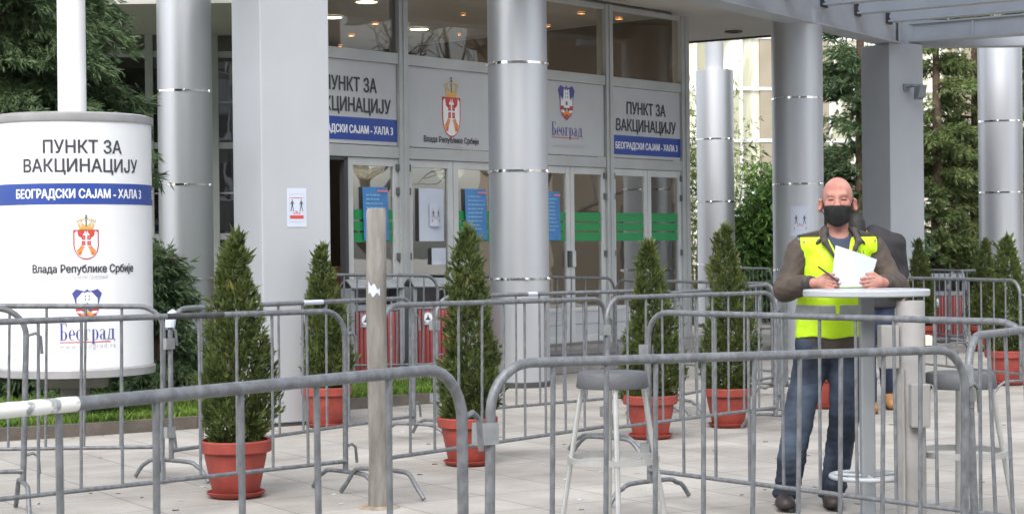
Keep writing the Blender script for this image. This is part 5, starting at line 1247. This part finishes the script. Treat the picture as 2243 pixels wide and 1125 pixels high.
# jacket
TOR = lambda S, g: (S.cap((-.035, .005, .86), (-.02, .005, 1.31), .196 + g, .182 + g, .0, flat=(1, 1.50, 1)), S.cap((-.175, .005, 1.440), (.165, .005, 1.440), .062 + g, k=.05), S.cap((-.03, .02, 1.50), (-.16, .01, 1.455), .055 + g, .055 + g, .04), S.cap((.03, .02, 1.50), (.15, .01, 1.455), .055 + g, .055 + g, .04))
S = SDF((-.42, -.36, .80), (.42, .26, 1.62), .006); TOR(S, 0)
for Sh, E, W in (((-.218, .022, 1.425), EA, WA), ((.207, .022, 1.425), EB, WB)):
    e = np.array(E); w_ = np.array(W); wq = w_ + (e - w_) * .12
    S.cap(Sh, E, .066, .060, .04); S.cap(E, wq, .064, .048, .03); S.ell(E, (.068, .068, .062), .03)
X, Y, Z = S.xyz(); S.D += (.007 * wob(X, Y, Z, 26, 5) + .004 * wob(X, Y, Z, 60, 6)).astype(np.float32) * (1 + 0 * X)
S.ell((0, -.13, 1.50), (.062, .10, .15), .01, 'sub'); S.cap((0, .0, 1.50), (0, 0, 1.65), .066, .075, .01, 'sub'); S.clip(.868 + .01 * np.sin(X * 40) - Z); S.mesh('jacket', JACKET, man, 1)
for E, W in ((EA, WA), (EB, WB)):
    e = np.array(E); w_ = np.array(W); d_ = (e - w_) / np.linalg.norm(e - w_); m = MB(); m.tube([w_ + d_ * -.004, w_ + d_ * .006, w_ + d_ * .035, w_ + d_ * .06], [.036, .043, .047, .046], 20); m.build('cuff', CUFF, man, True, False)
S = SDF((-.2, -.24, 1.3), (.2, .16, 1.64), .005)
for s in (-1, 1):
    S.cap((s * .052, .045, 1.545), (s * .080, -.055, 1.532), .014, .016, .015); S.cap((s * .080, -.055, 1.532), (s * .092, -.112, 1.470), .014, .017, .012); S.cap((s * .092, -.112, 1.470), (s * .045, -.146, 1.385), .016, .010, .012)
    S.cap((s * .095, -.07, 1.50), (s * .132, -.082, 1.462), .013, .008, .015)
S.cap((-.052, .045, 1.545), (.052, .045, 1.545), .018, .018, .02); S.cap((-.06, .07, 1.52), (.06, .07, 1.52), .035, .035, .02)
X, Y, Z = S.xyz(); S.D += (.003 * wob(X, Y, Z, 60, 8)).astype(np.float32); S.mesh('collar', COLLAR, man, 1)
for s in (-1, 1):
    m = MB(); P_ = [Vector((s * .115, -.035, 1.515)), Vector((s * .215, -.03, 1.502)), Vector((s * .222, .03, 1.500)), Vector((s * .115, .03, 1.525))]
    m.hexa([p + Vector((0, 0, -.012)) for p in P_] + [p + Vector((0, -.004, .010)) for p in P_]); m.build('epaulette', COLLAR, man, False, False)
for x, y, z in ((-.226, -.048, 1.488), (-.200, -.066, 1.470), (.19, -.066, 1.474)):
    m = MB(); m.lathe([(.007, 0), (.006, .004), (.001, .005)], 10, 0)
    for v in m.v: v.xyz = (v.x + x, y - .008 - v.z, v.y + z)
    m.build('snap_button', CHROME, man, True, False)
# vest, its reflective band and its lettering
S = SDF((-.30, -.22, .90), (.28, .22, 1.56), .006); TOR(S, .015)
X, Y, Z = S.xyz(); S.D += (.005 * wob(X, Y, Z * .6, 30, 12) + .003 * wob(X, Y, Z, 55, 13)).astype(np.float32)
S.clip(.945 + .006 * np.sin(X * 30) + .02 * np.clip(.02 - np.abs(X + .03), 0, .02) * 50 * .02 - Z); S.clip(Z - 1.497 + .0 * X)
hole = np.sqrt(((np.abs(X + .005) - .262) / .050) ** 2 + ((Z - 1.37) / .17) ** 2) - 1; S.clip(-hole * .05)
S.clip(np.where(Z > 1.30, np.abs(X + .005) - .212, -1)); S.clip(np.where(Y < .02, .050 + (Z - 1.46) * .42 - np.abs(X), -1) * (Z > 1.34) + np.where(Z > 1.34, 0, -1)); vest = S.mesh('hi_vis_vest', HIVIS, man, 1)
S = SDF((-.30, -.22, 1.02), (.28, .22, 1.17), .006); TOR(S, .0185); X, Y, Z = S.xyz(); S.D += (.005 * wob(X, Y, Z * .6, 30, 12) + .003 * wob(X, Y, Z, 55, 13)).astype(np.float32)
S.clip(1.066 - Z); S.clip(Z - 1.125); S.clip(.007 - np.abs(X + .03)); o = S.mesh('reflective_band', REFL, man, 0); o.parent = vest
def vm(x, y, d): return Vector((x, -math.sqrt(max(.0001, 1 - (min(abs(x + .02), .19) / .21) ** 2)) * .143 - .012 - d - (.0 if y < 1.4 else (1.4 - y) * .15), y))
V = []; F = []   # printed letters, too small in the photograph to read: broken strokes in two rows
for x, z, w, h, k_ in ((.058, 1.405, .004, .016, -.002), (.066, 1.402, .004, .014, .004), (.083, 1.411, .005, .017, 0), (.097, 1.404, .004, .018, .006), (.112, 1.405, .004, .014, -.004), (.118, 1.404, .005, .016, .007), (.070, 1.384, .003, .012, 0), (.082, 1.386, .004, .013, 0), (.094, 1.381, .004, .014, .006), (.100, 1.380, .004, .012, .004), (.110, 1.378, .004, .015, 0), (.123, 1.378, .005, .015, -.001)):
    b_ = len(V); V += [(x, z), (x + w, z), (x + w - k_, z + h), (x - k_, z + h)]; F.append((b_, b_ + 1, b_ + 2, b_ + 3))
o = lay('lettering', V, F, vm, mat('print_olive', (.09, .13, .01), .7), None, base=.008); o.parent = vest

# sheet of paper and pen, held in the hands
pw = Vector((pp.x, pp.y, 0))
ps = thing('paper_sheet', 'white sheet of paper held in the masked man\'s hands', 'paper', tuple(pw + Vector((.03, -.3, 1.225))))
m = MB(); TL, TR, BR_, BL = Vector((-.05, -.205, 1.452)), Vector((.172, -.215, 1.372)), Vector((.105, -.322, 1.228)), Vector((-.098, -.322, 1.226)); n = 10; V = []
for j in range(n + 1):
    for i in range(n + 1):
        u, v = i / n, j / n; p = (BL.lerp(BR_, u)).lerp(TL.lerp(TR, u), v); p.y -= .012 * math.sin(u * math.pi) * (.3 + v) ; V.append(pw + p)
F = [(j * (n + 1) + i, j * (n + 1) + i + 1, (j + 1) * (n + 1) + i + 1, (j + 1) * (n + 1) + i) for j in range(n) for i in range(n)]
m.add(V, F); m.add([v + Vector((0, .0012, 0)) for v in V], [f[::-1] for f in F]); m.build('sheet', mat('copier_paper', (.40, .44, .53), .6, 0, .02, 5), ps, True)
pn_ = thing('pen', 'dark pen gripped in the masked man\'s hand on the paper\'s left side', 'pen', tuple(pw + Vector((-.1, -.33, 1.29))))
m = MB(); m.tube([pw + Vector(q) for q in ((-.165, -.318, 1.338), (-.120, -.334, 1.302), (-.062, -.352, 1.256))], .0048, 10); m.build('barrel', PENM, pn_, True)
m = MB(); m.tube([pw + Vector(q) for q in ((-.062, -.352, 1.256), (-.052, -.355, 1.248))], [.005, .002], 10); m.build('tip', WHITEP, pn_, True)

# second person walking away behind the man
p2 = at(1925, 800, 249); wk = thing('person', 'person in dark coat, jeans and tan boots walking away behind the masked man', 'person', (p2.x, p2.y, 0))
S = SDF((-.4, -.45, 0), (.4, .35, 1.85), .009)
S.ell((-.185, .03, 1.615), (.068, .085, .105), .02); S.cap((-.12, .02, 1.50), (-.16, .03, 1.60), .06, .055, .03); S.ell((0, 0, 1.3), (.15, .1, .22), .05); S.cap((-.12, .02, 1.5), (.14, .02, 1.48), .06, k=.04); S.ell((0, 0, .98), (.14, .1, .12), .06)
for Sh, E, W in (((.17, 0, 1.48), (.215, .03, 1.22), (.17, -.12, 1.05)), ((-.17, 0, 1.48), (-.22, .05, 1.22), (-.2, -.1, 1.02))):
    S.cap(Sh, E, .045, .038, .02); S.cap(E, W, .036, .028, .02); S.ell((W[0], W[1] - .03, W[2] - .04), (.025, .045, .05), .01)
    for i in range(4): S.cap((W[0] - .02 + i * .013, W[1] - .05, W[2] - .07), (W[0] - .018 + i * .013, W[1] - .055, W[2] - .12 + .006 * abs(i - 1.5)), .0085, .007, .002)
    S.cap((W[0], W[1] - .01, W[2] - .04), (W[0] + .01, W[1] + .03, W[2] - .09), .011, .009, .004)
HK = (((.05, 0, .93), (.045, -.05, .52), (.10, .10, .17)), ((-.1, 0, .93), (-.12, -.12, .52), (-.12, -.22, .12)))
for h_, k_, a_ in HK: S.cap(h_, k_, .075, .052, .04); S.cap(k_, a_, .05, .036, .02)
S.mesh('body', SKIN, wk, 1)
S = SDF((-.4, -.3, 1.42), (.2, .3, 1.82), .008); S.ell((-.185, .015, 1.625), (.080, .100, .113), 0); S.ell((-.185, -.01, 1.56), (.078, .08, .09), .03); X, Y, Z = S.xyz(); S.D += (.004 * wob(X, Y, Z, 90, 3)).astype(np.float32); S.mesh('dark_hair', HAIRD, wk, 1)
S = SDF((-.4, -.35, .8), (.4, .35, 1.72), .009); S.cap((0, .01, .95), (.0, .02, 1.38), .19, .205, .0, flat=(1, 1.35, 1)); S.cap((-.16, .02, 1.47), (.15, .02, 1.47), .085, k=.05); S.cap((-.03, .05, 1.56), (.06, .05, 1.52), .07, .07, .04)
for Sh, E, W in (((.17, 0, 1.46), (.215, .03, 1.22), (.17, -.12, 1.05)), ((-.17, 0, 1.46), (-.22, .05, 1.22), (-.2, -.1, 1.02))): S.cap(Sh, E, .072, .062, .04); S.cap(E, W, .06, .05, .03)
X, Y, Z = S.xyz(); S.D += (.007 * wob(X, Y, Z, 26, 9)).astype(np.float32); S.clip(.9 - Z); S.mesh('coat', COAT2, wk, 1)
S = SDF((-.35, -.45, .05), (.3, .3, 1.05), .009); S.ell((-.02, 0, .95), (.17, .12, .1), .03)
for h_, k_, a_ in HK: S.cap(h_, k_, .095, .072, .04); S.cap(k_, a_, .07, .058, .02)
X, Y, Z = S.xyz(); S.D += (.005 * wob(X, Y, Z, 30, 10)).astype(np.float32); S.mesh('jeans', DENIM2, wk, 1)
for (a, b_, c_) in (((.10, .11, .20), (.105, .11, .10), (.105, .0, .05)), ((-.12, -.21, .16), (-.12, -.2, .05), (-.125, -.36, .045))):
    S = SDF((a[0] - .12, min(a[1], c_[1]) - .12, -.01), (a[0] + .12, max(a[1], b_[1]) + .12, .33), .008); S.cap(a, b_, .058, .052, .02); S.cap(b_, c_, .052, .045, .03); X, Y, Z = S.xyz(); S.clip(.004 - Z); bt = S.mesh('boot', BOOTB, wk, 1)
    m = MB(); m.tube([Vector(b_) + Vector((0, .03, -.045)), Vector(b_).lerp(Vector(c_), .5) + Vector((0, 0, -.046)), Vector(c_) + Vector((0, -.02, -.035))], [.035, .04, .035], 10)
    for v in m.v: v.z = max(v.z, .002)
    o = m.build('sole', SOLE, None, True, False); o.parent = bt
